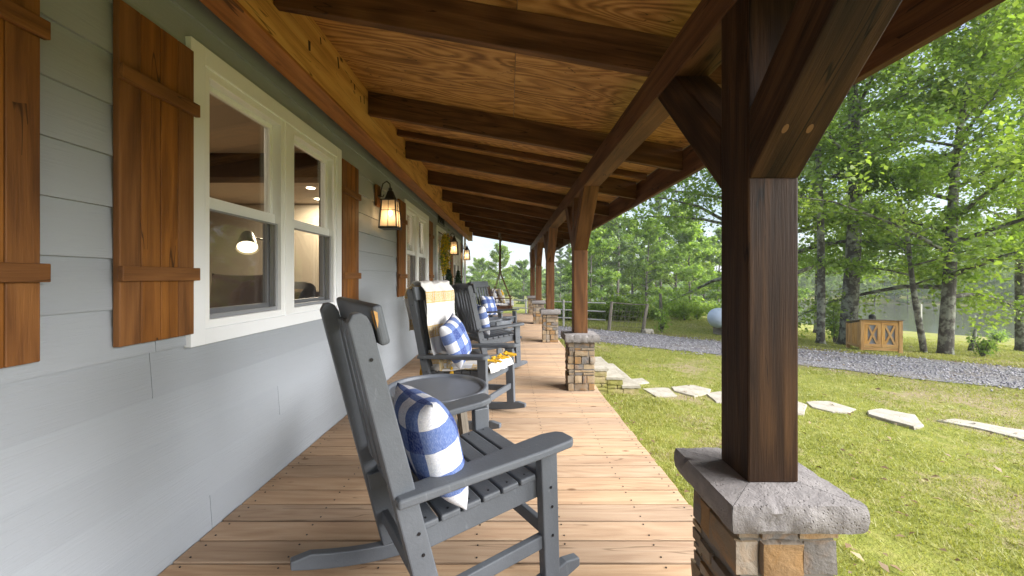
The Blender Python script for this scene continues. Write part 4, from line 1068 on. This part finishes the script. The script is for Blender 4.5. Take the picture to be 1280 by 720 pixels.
# ---- bushes
def bush(name, label, base, r, hgt, n, ls, mat, seed, group=None):
    g = np.random.default_rng(seed); T = thing(name, label, 'bush', base, 0, group); b = MB(); rg = random.Random(seed); P = []
    for k in range(9):
        a = rg.uniform(0, 6.28); d = Vector((math.cos(a)*r*rg.uniform(.2, .9), math.sin(a)*r*rg.uniform(.2, .9), hgt*rg.uniform(.6, 1.0)))
        b.tube([(0, 0, -.05), d*.5+Vector((0, 0, .08*hgt)), d], [.014, .009, .004], 4)
        f = g.uniform(.25, 1.05, n//9)[:, None]; P.append(np.array(tuple(d))*f+g.normal(size=(n//9, 3))*np.array([r*.22, r*.22, hgt*.10]))
    b.build('stem', 'bark_far', T)
    V, Fc, lv = leaf_quads(np.concatenate(P), ls, seed, None, .6, .55); np_mesh('foliage', V, Fc, mat, T, lv); return T
bush('young_bush', 'leafy young bush between the two trees left of the wooden enclosure', gp(1043, 429), .40, 1.1, 650, .09, 'leaf', 5)
bush('young_bush', 'low bush at the foot of the broken stem', gp(1228, 446), .3, .5, 420, .07, 'leaf_dark', 6)
bush('young_bush', 'dark bush on the bank near the water right of the forked tree', gp(1250, 428), .6, .8, 700, .11, 'leaf_dark', 7)
bush('young_bush', 'small sapling standing alone on the verge beyond the wire fence', gp(827, 416), .32, .75, 420, .08, 'leaf', 8)
GB = 'shrubs along the edge of the woods'
b0 = bush('shrub', 'shrub in the uneven row at the edge of the woods beyond the fence', (0, 0, 0), .6, .75, 1500, .08, 'leaf_pale', 15, GB)
first = True
for i in range(26):
    px = 690+i*9.2+rnd.uniform(-3, 3); v = gp(px, rnd.uniform(394, 401))
    c = b0 if first else copy_tree(b0); first = False
    c.location = v; s = rnd.uniform(.7, 1.35); c.scale = (s, s, s*rnd.uniform(.7, 1.1)); c.rotation_euler = (0, 0, rnd.uniform(0, 6.28))
# ---- woods
far = []
def proto_far(*a, **k):
    t = tree(*a, **k); far.append(t); return t
Z0 = (0, 0, 0)
A = proto_far('woodland_tree', '', Z0, 9.5, .13, 3.3, .09, 22, 9500, .27, 'leaf', 101, (.02, 0), .05, 'round', barkm='bark_far', up=.6)
Bt = proto_far('woodland_tree', '', Z0, 10.5, .13, 3.6, .10, 24, 10500, .27, 'leaf_pale', 102, (-.02, 0), .04, 'wide', barkm='bark_far', up=.6)
Cp = proto_far('pine_tree', '', Z0, 15.0, .15, 2.6, .28, 34, 9500, .32, 'needle', 103, (.01, 0), .03, 'pine', barkm='bark_far', up=.3, ratio=.28, sig=.06, twign=4)
D = proto_far('woodland_tree', '', Z0, 8.0, .11, 3.1, .05, 20, 9500, .26, 'leaf_dark', 104, (.03, 0), .06, 'round', barkm='bark_far', up=.6)
used = set()
def put(p, x, y, s, label, group, sq=1.0):
    c = p if p.name not in used else copy_tree(p); used.add(p.name)
    c.location = (x, y, tz(x, y)-.1); c.scale = (s*sq, s*sq, s); c.rotation_euler = (0, 0, rnd.uniform(0, 6.28)); tag(c, label, 'tree', group); return c
LB = {'A': 'leafy green tree in the woods beyond the end of the porch', 'P': 'tall thin pine rising among the trees beyond the end of the porch'}
G1 = 'trees of the woods beyond the fence'
r5 = random.Random(77)
# bright broadleaf close behind the swing, pines and mixed trees behind
put(Bt, -1.5, 66, .92, 'bright green round tree straight behind the porch swing', None); put(A, -5.2, 72, .85, LB['A'], G1); put(D, 2.6, 70, .95, LB['A'], G1)
for (px, Y, s, k) in ((598, 62, 1.0, 'B'), (577, 52, .85, 'A'), (612, 70, .9, 'A'), (655, 56, .62, 'C'), (668, 52, .72, 'C'), (684, 58, .66, 'C'), (700, 46, .86, 'C'), (712, 44, .8, 'C'), (692, 60, .7, 'C'), (640, 66, .6, 'C'), (676, 72, .9, 'B'), (706, 66, 1.0, 'B'),
                      (648, 48, .62, 'D'), (690, 44, .6, 'D'), (725, 50, .95, 'D'), (738, 36, .85, 'D'), (752, 42, 1.05, 'A'), (772, 38, .85, 'C'), (790, 46, 1.0, 'B'), (808, 40, .95, 'A'), (826, 50, 1.15, 'C'), (845, 42, 1.0, 'B'), (862, 36, .8, 'A'), (880, 44, 1.05, 'D'), (898, 50, 1.1, 'A'), (560, 44, .8, 'D'), (540, 50, .9, 'A'), (520, 58, 1.0, 'B'),
                      (930, 42, .95, 'A'), (955, 52, 1.1, 'B'), (975, 40, .9, 'D'), (765, 60, 1.2, 'B'), (820, 64, 1.25, 'A'), (735, 66, 1.1, 'C'), (860, 62, 1.2, 'C')):
    p = {'A': A, 'B': Bt, 'C': Cp, 'D': D}[k]
    if px < 722: Y *= 1.62; s *= .95
    put(p, (px-X0)/F*Y, Y, s*r5.uniform(.93, 1.07), LB['P'] if k == 'C' else LB['A'], G1)
G2 = 'trees on the far shore of the lake'
for row, (s0, n, sc) in enumerate(((95, 46, .62), (103, 36, .85), (114, 32, 1.0))):
    for i in range(n):
        rat = .62+(2.6-.62)*((i+r5.uniform(.1, .9))/n)**1.25
        Y = (s0+r5.uniform(-2, 4)+9.6)/(.625*rat+.781); p = r5.choice((A, Bt, D, A, Cp) if row else (A, Bt, D))
        put(p, rat*Y, Y, sc*r5.uniform(.8, 1.2), 'hazy leafy tree on the far shore of the lake' if p is not Cp else 'hazy pine on the far shore of the lake', G2)
# far woods as one mass behind everything
g = np.random.default_rng(9); n = 26000
ang = g.uniform(-.55, 1.35, n); dist = g.uniform(125, 165, n); x = np.sin(ang)*dist; y = np.cos(ang)*dist
top = 6.5+2.2*np.sin(ang*23)+1.6*np.sin(ang*57+1)+1.2*np.sin(ang*131)
P = np.stack([x, y, terrain(x, y)+top*g.uniform(0, 1, n)**.8], 1)
V, Fc, lv = leaf_quads(P, 1.3, 5, .1*np.sin(ang*90), .5, .7)
o = np_mesh('far_woods', V, Fc, 'leaf', None, lv); tag(o, 'hazy mass of woods along the horizon', 'woods', None, 'stuff')
# ================================================================ wreath and potted trees by the door
wr = thing('wreath', 'yellow flower wreath hanging on the front door', 'wreath', (XW+.05, 8.36, 1.70))
b = MB(); K = 28; b.tube([(0.02, .25*math.cos(2*math.pi*k/K), .33*math.sin(2*math.pi*k/K)) for k in range(K)], .03, 8, closed=True); b.build('twig_ring', 'oldwood', wr, smooth=True)
g = np.random.default_rng(4)
def ring_pts(n, sr):
    a = g.uniform(0, 2*math.pi, n); P = np.stack([.045+np.zeros(n), .26*np.cos(a), .34*np.sin(a)], 1)+g.normal(size=(n, 3))*np.array([sr*.7, sr, sr]); P[:, 0] = np.maximum(P[:, 0], .012); return P
V, Fc, lv = leaf_quads(ring_pts(1500, .055), .035, 3, None, 0, .8); np_mesh('blossoms', V, Fc, 'petal', wr, lv)
V, Fc, lv = leaf_quads(ring_pts(350, .07), .06, 4, None, 0, .4); np_mesh('leaves', V, Fc, 'leaf', wr, lv)
def topiary(y, label):
    T = thing('potted_tree', label, 'potted tree', (-1.17, y, .003), 0, 'potted evergreens flanking the front door')
    b = MB(); b.lathe([(.12, 0), (.15, .02), (.17, .32), (.185, .33), (.185, .36), (.155, .36), (.15, .31), (.01, .31)], (0, 0, 0), 24); b.build('pot', 'pot', T)
    b = MB(); b.tube([(0, 0, .3), (.01, 0, .8), (0, 0, 1.32)], [.016, .012, .004], 6); b.build('trunk', 'bark_far', T)
    n = 3000; h = g.uniform(0, 1, n); a = g.uniform(0, 6.28, n); r = (.20*(1-h)+.02)*g.uniform(.2, 1.1, n)
    P = np.stack([r*np.cos(a), r*np.sin(a), .44+.92*h], 1); V, Fc, lv = leaf_quads(P, .06, int(y*10), None, .4, .25); np_mesh('crown', V, Fc, 'spruce', T, lv)
topiary(7.62, 'small potted evergreen on the near side of the front door'); topiary(9.06, 'small potted evergreen on the far side of the front door')

# ================================================================ ground, drive, lake
def grid(name, xs, ys, mat, dz=0.0, mask=None, kind='structure'):
    X, Y = np.meshgrid(xs, ys); Zz = terrain(X, Y)+dz; nx, ny = len(xs), len(ys)
    V = np.stack([X.ravel(), Y.ravel(), Zz.ravel()], 1); i = np.arange(nx*ny).reshape(ny, nx)
    Fc = np.stack([i[:-1, :-1].ravel(), i[:-1, 1:].ravel(), i[1:, 1:].ravel(), i[1:, :-1].ravel()], 1)
    o = np_mesh(name, V, Fc, mat); o['kind'] = kind; o.data.polygons.foreach_set('use_smooth', [True]*len(o.data.polygons)); return o
def axis(lo, hi, fine_lo, fine_hi, st, growth=1.12):
    a = list(np.arange(fine_lo, fine_hi, st)); d = st; x = fine_hi
    while x < hi: a.append(x); d *= growth; x += d
    a.append(hi); d = st; x = fine_lo-st; l = []
    while x > lo: l.append(x); d *= growth; x -= d
    l.append(lo); return np.array(l[::-1]+a)
o = grid('lawn', axis(-900, 900, -6, 30, .5), axis(-300, 900, -4, 40, .5), 'lawn')
# drive: strip along its own direction, edges wandering
ts = np.arange(-40, 40, .25); us = np.linspace(0, 1, 9); V = []
for t in ts:
    e0 = -.06+.10*math.sin(t*.9)+.06*math.sin(t*2.7+1); e1 = 2.12+.10*math.sin(t*.8+2)+.07*math.sin(t*2.3)
    for u in us:
        s = e0+(e1-e0)*u; x = 2.4+t*.781+s*.625; y = 10.4-t*.625+s*.781; V.append((x, y, tz(x, y)+.012+.02*math.sin(math.pi*u)))
n = len(us); i = np.arange(len(V)).reshape(len(ts), n)
Fc = np.stack([i[:-1, :-1].ravel(), i[:-1, 1:].ravel(), i[1:, 1:].ravel(), i[1:, :-1].ravel()], 1)
o = np_mesh('gravel_drive', V, Fc, 'gravel'); o['kind'] = 'structure'
# loose stones on the drive
g = np.random.default_rng(12); n = 9000; t = g.uniform(-9, 11, n); s = g.uniform(-.15, 2.2, n)+g.normal(size=n)*.14; x = 2.4+t*.781+s*.625; y = 10.4-t*.625+s*.781
z = terrain(x, y)+.014+.02*np.sin(np.pi*np.clip(s/2.1, 0, 1)); r = g.uniform(.008, .024, n)
oct_ = np.array([(1, 0, 0), (0, 1, 0), (-1, 0, 0), (0, -1, 0), (0, 0, .8), (0, 0, -.8)]); of = np.array([(0, 1, 4), (1, 2, 4), (2, 3, 4), (3, 0, 4), (1, 0, 5), (2, 1, 5), (3, 2, 5), (0, 3, 5)])
a = g.uniform(0, 6.28, n); V = oct_[None]*(r[:, None, None]*g.uniform(.6, 1.4, (n, 6, 1))); c, sn_ = np.cos(a)[:, None], np.sin(a)[:, None]
V = np.stack([V[..., 0]*c-V[..., 1]*sn_, V[..., 0]*sn_+V[..., 1]*c, V[..., 2]], -1)+np.stack([x, y, z+.003], 1)[:, None]
Fc = (of[None]+(np.arange(n)*6)[:, None, None]).reshape(-1, 3)
o = np_mesh('loose_gravel', V.reshape(-1, 3), Fc, 'pebble', nf=3); tag(o, 'loose grey stones scattered over the drive', 'gravel', None, 'stuff')
b = MB(); zl = H-5.0; b.add([(12, -60, zl), (260, -60, zl), (260, 240, zl), (12, 240, zl)], [(0, 1, 2, 3)]); o = b.build('lake', 'water', None); o['kind'] = 'structure'

# ================================================================ stone steps and flagstones
st = thing('stone_steps', 'mossy stacked stone steps with pale limestone treads leading off the deck', 'steps', (.98, 5.78, -.5))
XE = [1.452, 1.688, 1.923]; YL = 1.49
for i, xe in enumerate(XE):
    zt = -.126*(i+1)+.5; x0 = 0 if i == 0 else XE[i-1]-.98-.02
    b = MB(); rough_box(b, (x0, -.015, zt-.042), (xe-.98+.02, YL+.015, zt), .003, rnd, 8, i*3.3, .006); b.build('tread', 'tread', st)
b = MB(); r6 = random.Random(5)
prev = 0
for i, xe in enumerate(XE):
    za, zb = 0.0, -.126*(i+1)+.5-.0425; xa = prev; xb = xe-.98
    zz = -.06
    while zz < zb-.01:
        hh = min(r6.choice((.055, .075, .1)), zb-zz); hh = hh if zb-zz-hh > .03 else zb-zz
        for yy0 in (0.0, YL-.09):
            x = xa
            while x < xb-.01:
                w = r6.uniform(.12, .3); w = w if xb-x-w > .07 else xb-x
                rough_box(b, (x+.002, yy0, zz+.002), (x+w-.002, yy0+.09+r6.uniform(0, .01), zz+hh-.002), .008, r6, 5, r6.uniform(0, 90)); x += w
        y = .095
        while y < YL-.1:
            w = r6.uniform(.14, .34); w = w if YL-.095-y-w > .08 else YL-.095-y
            rough_box(b, (xb-.1, y+.002, zz+.002), (xb+r6.uniform(-.004, .006), y+w-.002, zz+hh-.002), .006, r6, 4, r6.uniform(0, 90)); y += w
        zz += hh
    prev = xb
b.build('stone_base', 'step', st)
FL = [[(803, 483), (836, 482), (847, 492.5), (820, 493)],
      [(839, 481), (867, 478.6), (889, 484), (886, 489), (868, 493), (842, 486)],
      [(882, 489), (905, 486.5), (935, 492), (930, 501), (895, 500)],
      [(950, 497), (985, 494), (1008, 503), (1006, 515), (970, 513)],
      [(1007, 499), (1036, 498), (1070, 508), (1060, 513), (1041, 512), (1015, 506)],
      [(1084, 512), (1102, 509), (1144, 517), (1154, 529), (1142, 532), (1084, 516)],
      [(1170, 522), (1191, 520), (1280, 534), (1320, 545), (1290, 549), (1233, 534)],
      [(787, 471.5), (803, 470.5), (812, 476), (795, 478)]]
FLL = ['pale flagstone lying next to the bottom stone step', 'second pale flagstone from the stone steps', 'pale flagstone cut off by the left edge of the thick porch post', 'pale flagstone mostly hidden behind the thick porch post',
       'flat pale flagstone just right of the thick porch post', 'thick edged pale flagstone in the middle of the right lawn', 'long thin pale flagstone running out of the photo on the right', 'small pale flagstone on the grass behind the bottom step']
for k, (poly, lab) in enumerate(zip(FL, FLL)):
    pts = []
    for px, py in poly:
        q = .455/1.0; rx = (px-X0)/F; tt = (H+.455)/((py-Y0)/F); pts.append(Vector((rx*tt, tt, 0)))
    c = sum(pts, Vector((0, 0, 0)))/len(pts); ring = []
    for p, q in zip(pts, pts[1:]+pts[:1]):
        for f in (0, .25, .5, .75):
            w = p.lerp(q, f)-c; w *= 1+.06*mnoise.noise(Vector((w.x*5, w.y*5, k*3.0))); ring.append(w)
    n = len(ring); vs = [v*.97+Vector((0, 0, .007*mnoise.noise(v*6))) for v in ring]+[v+Vector((0, 0, -.012)) for v in ring]+[v*1.01+Vector((0, 0, -.09)) for v in ring]+[Vector((0, 0, .004))]
    fs = [(i, (i+1) % n, 3*n) for i in range(n)]+[(i, i+n, (i+1) % n+n, (i+1) % n) for i in range(n)]+[(i+n, i+2*n, (i+1) % n+2*n, (i+1) % n+n) for i in range(n)]
    b = MB(); b.add(vs, fs); o = b.build('flagstone', 'flag', None); o.location = (c.x, c.y, (-.483, -.481, -.483, -.483, -.484, -.466, -.482, -.483)[k]); tag(o, lab, 'flagstone', 'flagstones crossing the lawn')
# ---- grass
g = np.random.default_rng(21); N = 540000
Y = 1.2+19*g.uniform(0, 1, N)**1.55; X = np.where(g.uniform(0, 1, N) < .12, .98+1.2*g.uniform(0, 1, N), .98+(2.25*Y+2.2-.98)*g.uniform(0, 1, N)); X = np.maximum(X, .985)
s = drive_s(X, Y); keep = ((s < .14-.32*g.uniform(0, 1, N)**.6) | (s > 1.95+.6*g.uniform(0, 1, N))) & ~((X < 1.99) & (Y > 5.74) & (Y < 7.32)) & (s < 16)
pn = np.array([mnoise.fractal(Vector((float(a)*.9, float(c_)*.9, 0)), 1.0, 2.0, 3) for a, c_ in zip(X[::1], Y[::1])]) if False else (np.sin(X*1.9+1.3*np.sin(Y*1.1))*np.cos(Y*1.6+.8*np.sin(X*2.3))+.6*np.sin(X*5.1+Y*3.3)*np.cos(Y*4.7-X*2.1))
keep &= g.uniform(0, 1, N) < np.clip(.88-.5*pn, .12, 1)
for k, (poly, lab) in enumerate(zip(FL, FLL)):
    pts = np.array([[(px-X0)/F*(H+.455)/((py-Y0)/F), (H+.455)/((py-Y0)/F)] for px, py in poly]); ins = np.ones(N, bool)
    A_ = np.roll(pts, -1, 0); cr = [(A_[i, 0]-pts[i, 0])*(Y-pts[i, 1])-(A_[i, 1]-pts[i, 1])*(X-pts[i, 0]) for i in range(len(pts))]
    cr = np.array(cr); keep &= ~((cr > 0).all(0) | (cr < 0).all(0))
X, Y, pn = X[keep], Y[keep], pn[keep]; n = len(X); Zg = terrain(X, Y)
hh = (.012+.024*g.uniform(0, 1, n)**1.5)*np.clip(1.0+.02*Y, 1, 1.4)*np.where(X < 1.12, 1.7, 1.0)*(1+.7*np.clip(np.sin(X*7.3+2*np.sin(Y*5))*np.cos(Y*6.1+X*3.7)-.2, 0, 1)); ww = (.0035+.0012*Y)*g.uniform(.7, 1.3, n)
a = g.uniform(0, 6.28, n); ln = g.normal(size=(n, 2))*.7*hh[:, None]
V = np.empty((n, 3, 3)); dx, dy = np.cos(a)*ww*.5, np.sin(a)*ww*.5
V[:, 0] = np.stack([X-dx, Y-dy, Zg-.004], 1); V[:, 1] = np.stack([X+dx, Y+dy, Zg-.004], 1); V[:, 2] = np.stack([X+ln[:, 0], Y+ln[:, 1], Zg+hh], 1)
lv = np.repeat((.5+.2*g.normal(size=n)+.10*pn).clip(0, 1), 3)
o = np_mesh('grass', V.reshape(-1, 3), np.arange(n*3).reshape(n, 3), 'grass', None, lv, nf=3); tag(o, 'short patchy yellow green lawn grass', 'grass', None, 'stuff')

# fallen leaves
n = 900; Yl = 1.6+11*g.uniform(0, 1, n)**1.3; Xl = 1.02+(1.55*Yl)*g.uniform(0, 1, n); Xl = np.where(g.uniform(0, 1, n) < .2, 1.0+.5*g.uniform(0, 1, n), Xl); P = np.stack([Xl, Yl, terrain(Xl, Yl)+.028], 1)
V, Fc, lv = leaf_quads(P, .045, 77, None, 2.5, .55); M['dry_leaf'] = leaf_mat('dry leaves', (.09, .05, .025), (.20, .13, .07), (.33, .25, .15), .1)
o = np_mesh('fallen_leaves', V, Fc, 'dry_leaf', None, lv); tag(o, 'dry brown leaves scattered on the lawn', 'leaves', None, 'stuff')
# ================================================================ enclosure, tank, fence, posts
FLp = Vector((8.46, 9.42, 0)); FRp = Vector((9.22, 9.17, 0)); ux = (FRp-FLp).normalized(); W_ = (FRp-FLp).length
ex = thing('wooden_enclosure', 'low golden wooden enclosure with two X braced doors on the far side of the drive', 'enclosure', (FLp.x, FLp.y, tz(FLp.x, FLp.y)), math.atan2(ux.y, ux.x))
Dp, Hf, Hr = .72, .74, .60
for nm, x, y, hgt in (('post', 0, 0, Hf), ('post', W_-.07, 0, Hf-.0), ('post', 0, Dp-.07, Hr), ('post', W_-.07, Dp-.07, Hr)):
    b = MB(); b.box((x, y, -.06), (x+.07, y+.07, hgt)); b.build('corner_post', 'crate', ex, bev=.004)
def door_panel(b, o, ax, wid, z0, z1, fr=.07, xb=True):
    """framed door in the plane spanned by ax and z"""
    o = Vector(o); ax = Vector(ax); nrm = ax.cross(Vector((0, 0, 1)))
    P = lambda u, z, q=0: o+ax*u+Vector((0, 0, z))+nrm*q
    b.beam(P(0, z0+fr/2), P(wid, z0+fr/2), .022, fr); b.beam(P(0, z1-fr/2), P(wid, z1-fr/2), .022, fr)
    b.beam(P(fr/2, z0+fr), P(fr/2, z1-fr), .022, fr, up=ax); b.beam(P(wid-fr/2, z0+fr), P(wid-fr/2, z1-fr), .022, fr, up=ax)
    if xb:
        b.beam(P(fr, z0+fr, .001), P(wid-fr, z1-fr, .001), .016, .045); b.beam(P(fr, z1-fr, .003), P(wid-fr, z0+fr, .003), .016, .045)
    else:
        b.beam(P(wid/2, z0+fr, .001), P(wid/2, z1-fr, .001), .016, .06, up=ax)
gap = .006; dw = (W_-.14-gap)/2
for k in range(2):
    b = MB(); door_panel(b, (.07+k*(dw+gap), .02, 0), (1, 0, 0), dw, .10, Hf-.05); dr = b.build('door', 'crate', ex, bev=.003)
    b = MB(); b.box((.07+k*(dw+gap)+.05, .034, .15), (.07+k*(dw+gap)+dw-.05, .040, Hf-.1)); b.build('mesh_panel', 'screen', dr)
b = MB(); b.box((.07, .01, .02), (W_-.07, .04, .092)); b.box((.07, .012, Hf-.045), (W_-.07, .04, Hf)); b.build('door_rail', 'crate', ex, bev=.003)
for x, s in ((.004, 1), (W_-.03, 1)):
    b = MB()
    for i in range(5):
        ya = .075+i*.114; b.box((x, ya, .06), (x+.022, ya+.11, Hf-.03-(Hf-Hr)*(ya+.11)/Dp))
    b.box((x-.012, .08, .06), (x-.001, Dp-.08, .12)); b.build('side_panel', 'crate', ex, bev=.003)
b = MB(); b.add([(-.02, -.03, Hf+.005), (W_+.02, -.03, Hf+.005), (W_+.02, Dp+.03, Hr), (-.02, Dp+.03, Hr), (-.02, -.03, Hf+.025), (W_+.02, -.03, Hf+.025), (W_+.02, Dp+.03, Hr+.02), (-.02, Dp+.03, Hr+.02)], [(0, 3, 2, 1), (4, 5, 6, 7), (0, 1, 5, 4), (1, 2, 6, 5), (2, 3, 7, 6), (3, 0, 4, 7)])
b.build('lid', 'oldwood', ex)
v = Vector(gp(1105, 431)); vp = thing('vent_pipe', 'short dark capped pipe showing behind the wooden enclosure', 'pipe', (9.55, 10.3, tz(9.55, 10.3)))
b = MB(); b.tube([(0, 0, -.1), (0, 0, .78)], .025, 8); b.build('pipe_stem', 'black', vp); b = MB(); b.lathe([(.05, .76), (.075, .78), (.075, .86), (.05, .9), (.01, .91)], (0, 0, 0), 14); b.build('pipe_cap', 'black', vp)
tk = thing('propane_tank', 'pale blue grey propane tank on the grass, half hidden behind the thick porch post', 'tank', (6.0, 11.75, tz(6.0, 11.75)), R(12))
b = MB(); r = .30; K = 12; pr = [(r*math.sin(math.pi/2*i/K)+.001, -.30*math.cos(math.pi/2*i/K)) for i in range(K+1)]; prof = [(a, z) for a, z in pr]+[(a, 1.25-z) for a, z in pr[::-1]]
b.lathe(prof, (0, 0, 0), 28); b.v = [(z+.32, x, y+.50) for x, y, z in b.v]; b.build('tank_shell', 'tank', tk, smooth=True)
b = MB(); b.lathe([(.10, .78), (.10, .86), (.06, .90), (.01, .905)], (.55, 0, 0), 18); b.build('valve_dome', 'oldwood', tk)
for x in (.35, 1.25):
    b = MB(); b.box((x-.05, -.2, -.06), (x+.05, .2, .24)); b.build('foot', 'oldwood', tk)
v = gp(810, 416.5); b = MB(); rough_box(b, (-.16, -.1, -.05), (.16, .1, .12), .04, rnd, 6, 3.0, .03); o = b.build('rock', 'flag', None); o.location = v; tag(o, 'small pale rock beside the leaning fence post', 'rock')
fe = thing('pipe_fence', 'pale pipe rail fence running behind the porch posts', 'fence', (3.25, 12.95, tz(3.25, 12.95)))
A0 = Vector((3.2, 12.98, 0)); A1 = Vector((-4.5, 17.4, 0)); n = 6
for i in range(1, n+1):
    p = A0.lerp(A1, i/n); z = tz(p.x, p.y); b = MB(); b.tube([(p.x, p.y, z-.1), (p.x, p.y, z+.93)], .035, 8); b.build('fence_post', 'gate', fe, world=True)
for hgt in (.86, .58, .30):
    b = MB(); b.tube([(A0.lerp(A1, i/n).x, A0.lerp(A1, i/n).y, tz(*A0.lerp(A1, i/n).xy)+hgt) for i in range(n+1)], .022, 8); b.build('rail', 'gate', fe, world=True)
wf = thing('wire_fence', 'old wire fence between two leaning weathered posts at the drive', 'fence', (3.3, 12.9, tz(3.3, 12.9)))
pa = Vector(gp(761, 412.5)); pb = Vector(gp(803, 415)); ta = pa+Vector((.10, 0, .92)); tb_ = pb+Vector((.16, 0, .88))
for p, q in ((pa, ta), (pb, tb_)):
    b = MB(); b.tube([p-Vector((0, 0, .1)), p.lerp(q, .5), q], [.062, .055, .05], 8); b.build('fence_post', 'oldwood', wf, world=True)
b = MB()
for f in (.16, .34, .52, .7, .97):
    b.tube([pa.lerp(ta, f), pa.lerp(ta, f).lerp(pb.lerp(tb_, f), .5)-Vector((0, 0, .015)), pb.lerp(tb_, f)], .006 if f < .9 else .016, 5)
for k in range(1, 9): b.tube([pa.lerp(pb, k/9)+Vector((0, 0, .10)), ta.lerp(tb_, k/9)-Vector((0, 0, .08))], .004, 4)
b.build('fence_wire', 'oldwood', wf, world=True)
v = gp(826, 399); b = MB(); b.tube([(0, 0, -.1), (0, 0, .5), (-.02, 0, 1.05)], [.07, .065, .06], 8); o = b.build('wooden_post', 'oldwood', None); o.location = v; tag(o, 'grey wooden post standing alone in the grass right of the wire fence', 'post')
v = gp(1150, 422.5); b = MB(); b.tube([(0, 0, -.1), (0, 0, .9), (0, 0, 1.62)], [.075, .075, .07], 10); o = b.build('marker_post', 'gate', None); o.location = v; tag(o, 'pale straight post on the lake bank between the enclosure and the forked tree', 'post')

# ================================================================ light
SUN_EL, SUN_AZ = R(34), R(111)            # azimuth clockwise from +Y (north)
w = bpy.data.worlds.new('World'); SC.world = w; w.use_nodes = True; nt = w.node_tree
bg = nt.nodes['Background']
sky = nt.nodes.new('ShaderNodeTexSky'); sky.sky_type = 'NISHITA'; sky.sun_disc = False; sky.sun_elevation = SUN_EL; sky.sun_rotation = SUN_AZ; sky.air_density = 1.0; sky.dust_density = 1.5
tc = nt.nodes.new('ShaderNodeTexCoord').outputs['Generated']
cl = noise(nt, mapped(nt, tc, (1.6, 1.6, 5)), 1.6, 6, .6, .4)
cf = nd(nt, 'ShaderNodeMapRange', {0: cl, 1: .42, 2: .68, 3: 0.2, 4: .8}).outputs[0]
colr = mix(nt, cf, (0, 0, 0), (6.0, 6.6, 7.6)); nt.links.new(sky.outputs[0], colr.node.inputs[6])
nt.links.new(colr, bg.inputs[0]); bg.inputs[1].default_value = SKY
sd = bpy.data.lights.new('sun', 'SUN'); sd.energy = SUN; sd.angle = R(64); sd.color = (1, .975, .95)
so = bpy.data.objects.new('sun', sd); COL.objects.link(so)
dv = Vector((math.sin(SUN_AZ)*math.cos(SUN_EL), math.cos(SUN_AZ)*math.cos(SUN_EL), math.sin(SUN_EL))); so.rotation_euler = dv.to_track_quat('Z', 'Y').to_euler()
so.location = (20, 0, 30)
vs_ = SC.view_settings; vs_.view_transform = 'Standard'; vs_.look = 'None'; vs_.gamma = 1; vs_.use_curve_mapping = False; vs_.exposure = EXPO
SC.render.engine = 'CYCLES'; cy = SC.cycles; cy.max_bounces = 8; cy.diffuse_bounces = 5; cy.glossy_bounces = 3; cy.transmission_bounces = 4; cy.transparent_max_bounces = 12; cy.caustics_reflective = False; cy.caustics_refractive = False
cy.use_denoising = True; cy.sample_clamp_indirect = 6
# ---- air: one closed box of thin haze round the whole scene
if HAZE > 0:
    b = MB(); b.box((-420, -60, -25), (420, 480, 24)); m = bpy.data.materials.new('thin haze'); m.use_nodes = True; nt = m.node_tree; nt.nodes.clear()
    out = nt.nodes.new('ShaderNodeOutputMaterial'); v = nt.nodes.new('ShaderNodeVolumePrincipled')
    v.inputs['Color'].default_value = (.93, .97, 1, 1); v.inputs['Density'].default_value = HAZE; nt.links.new(v.outputs[0], out.inputs['Volume'])
    o = b.build('haze', m, None); tag(o, kind='stuff'); SC.cycles.volume_bounces = 0
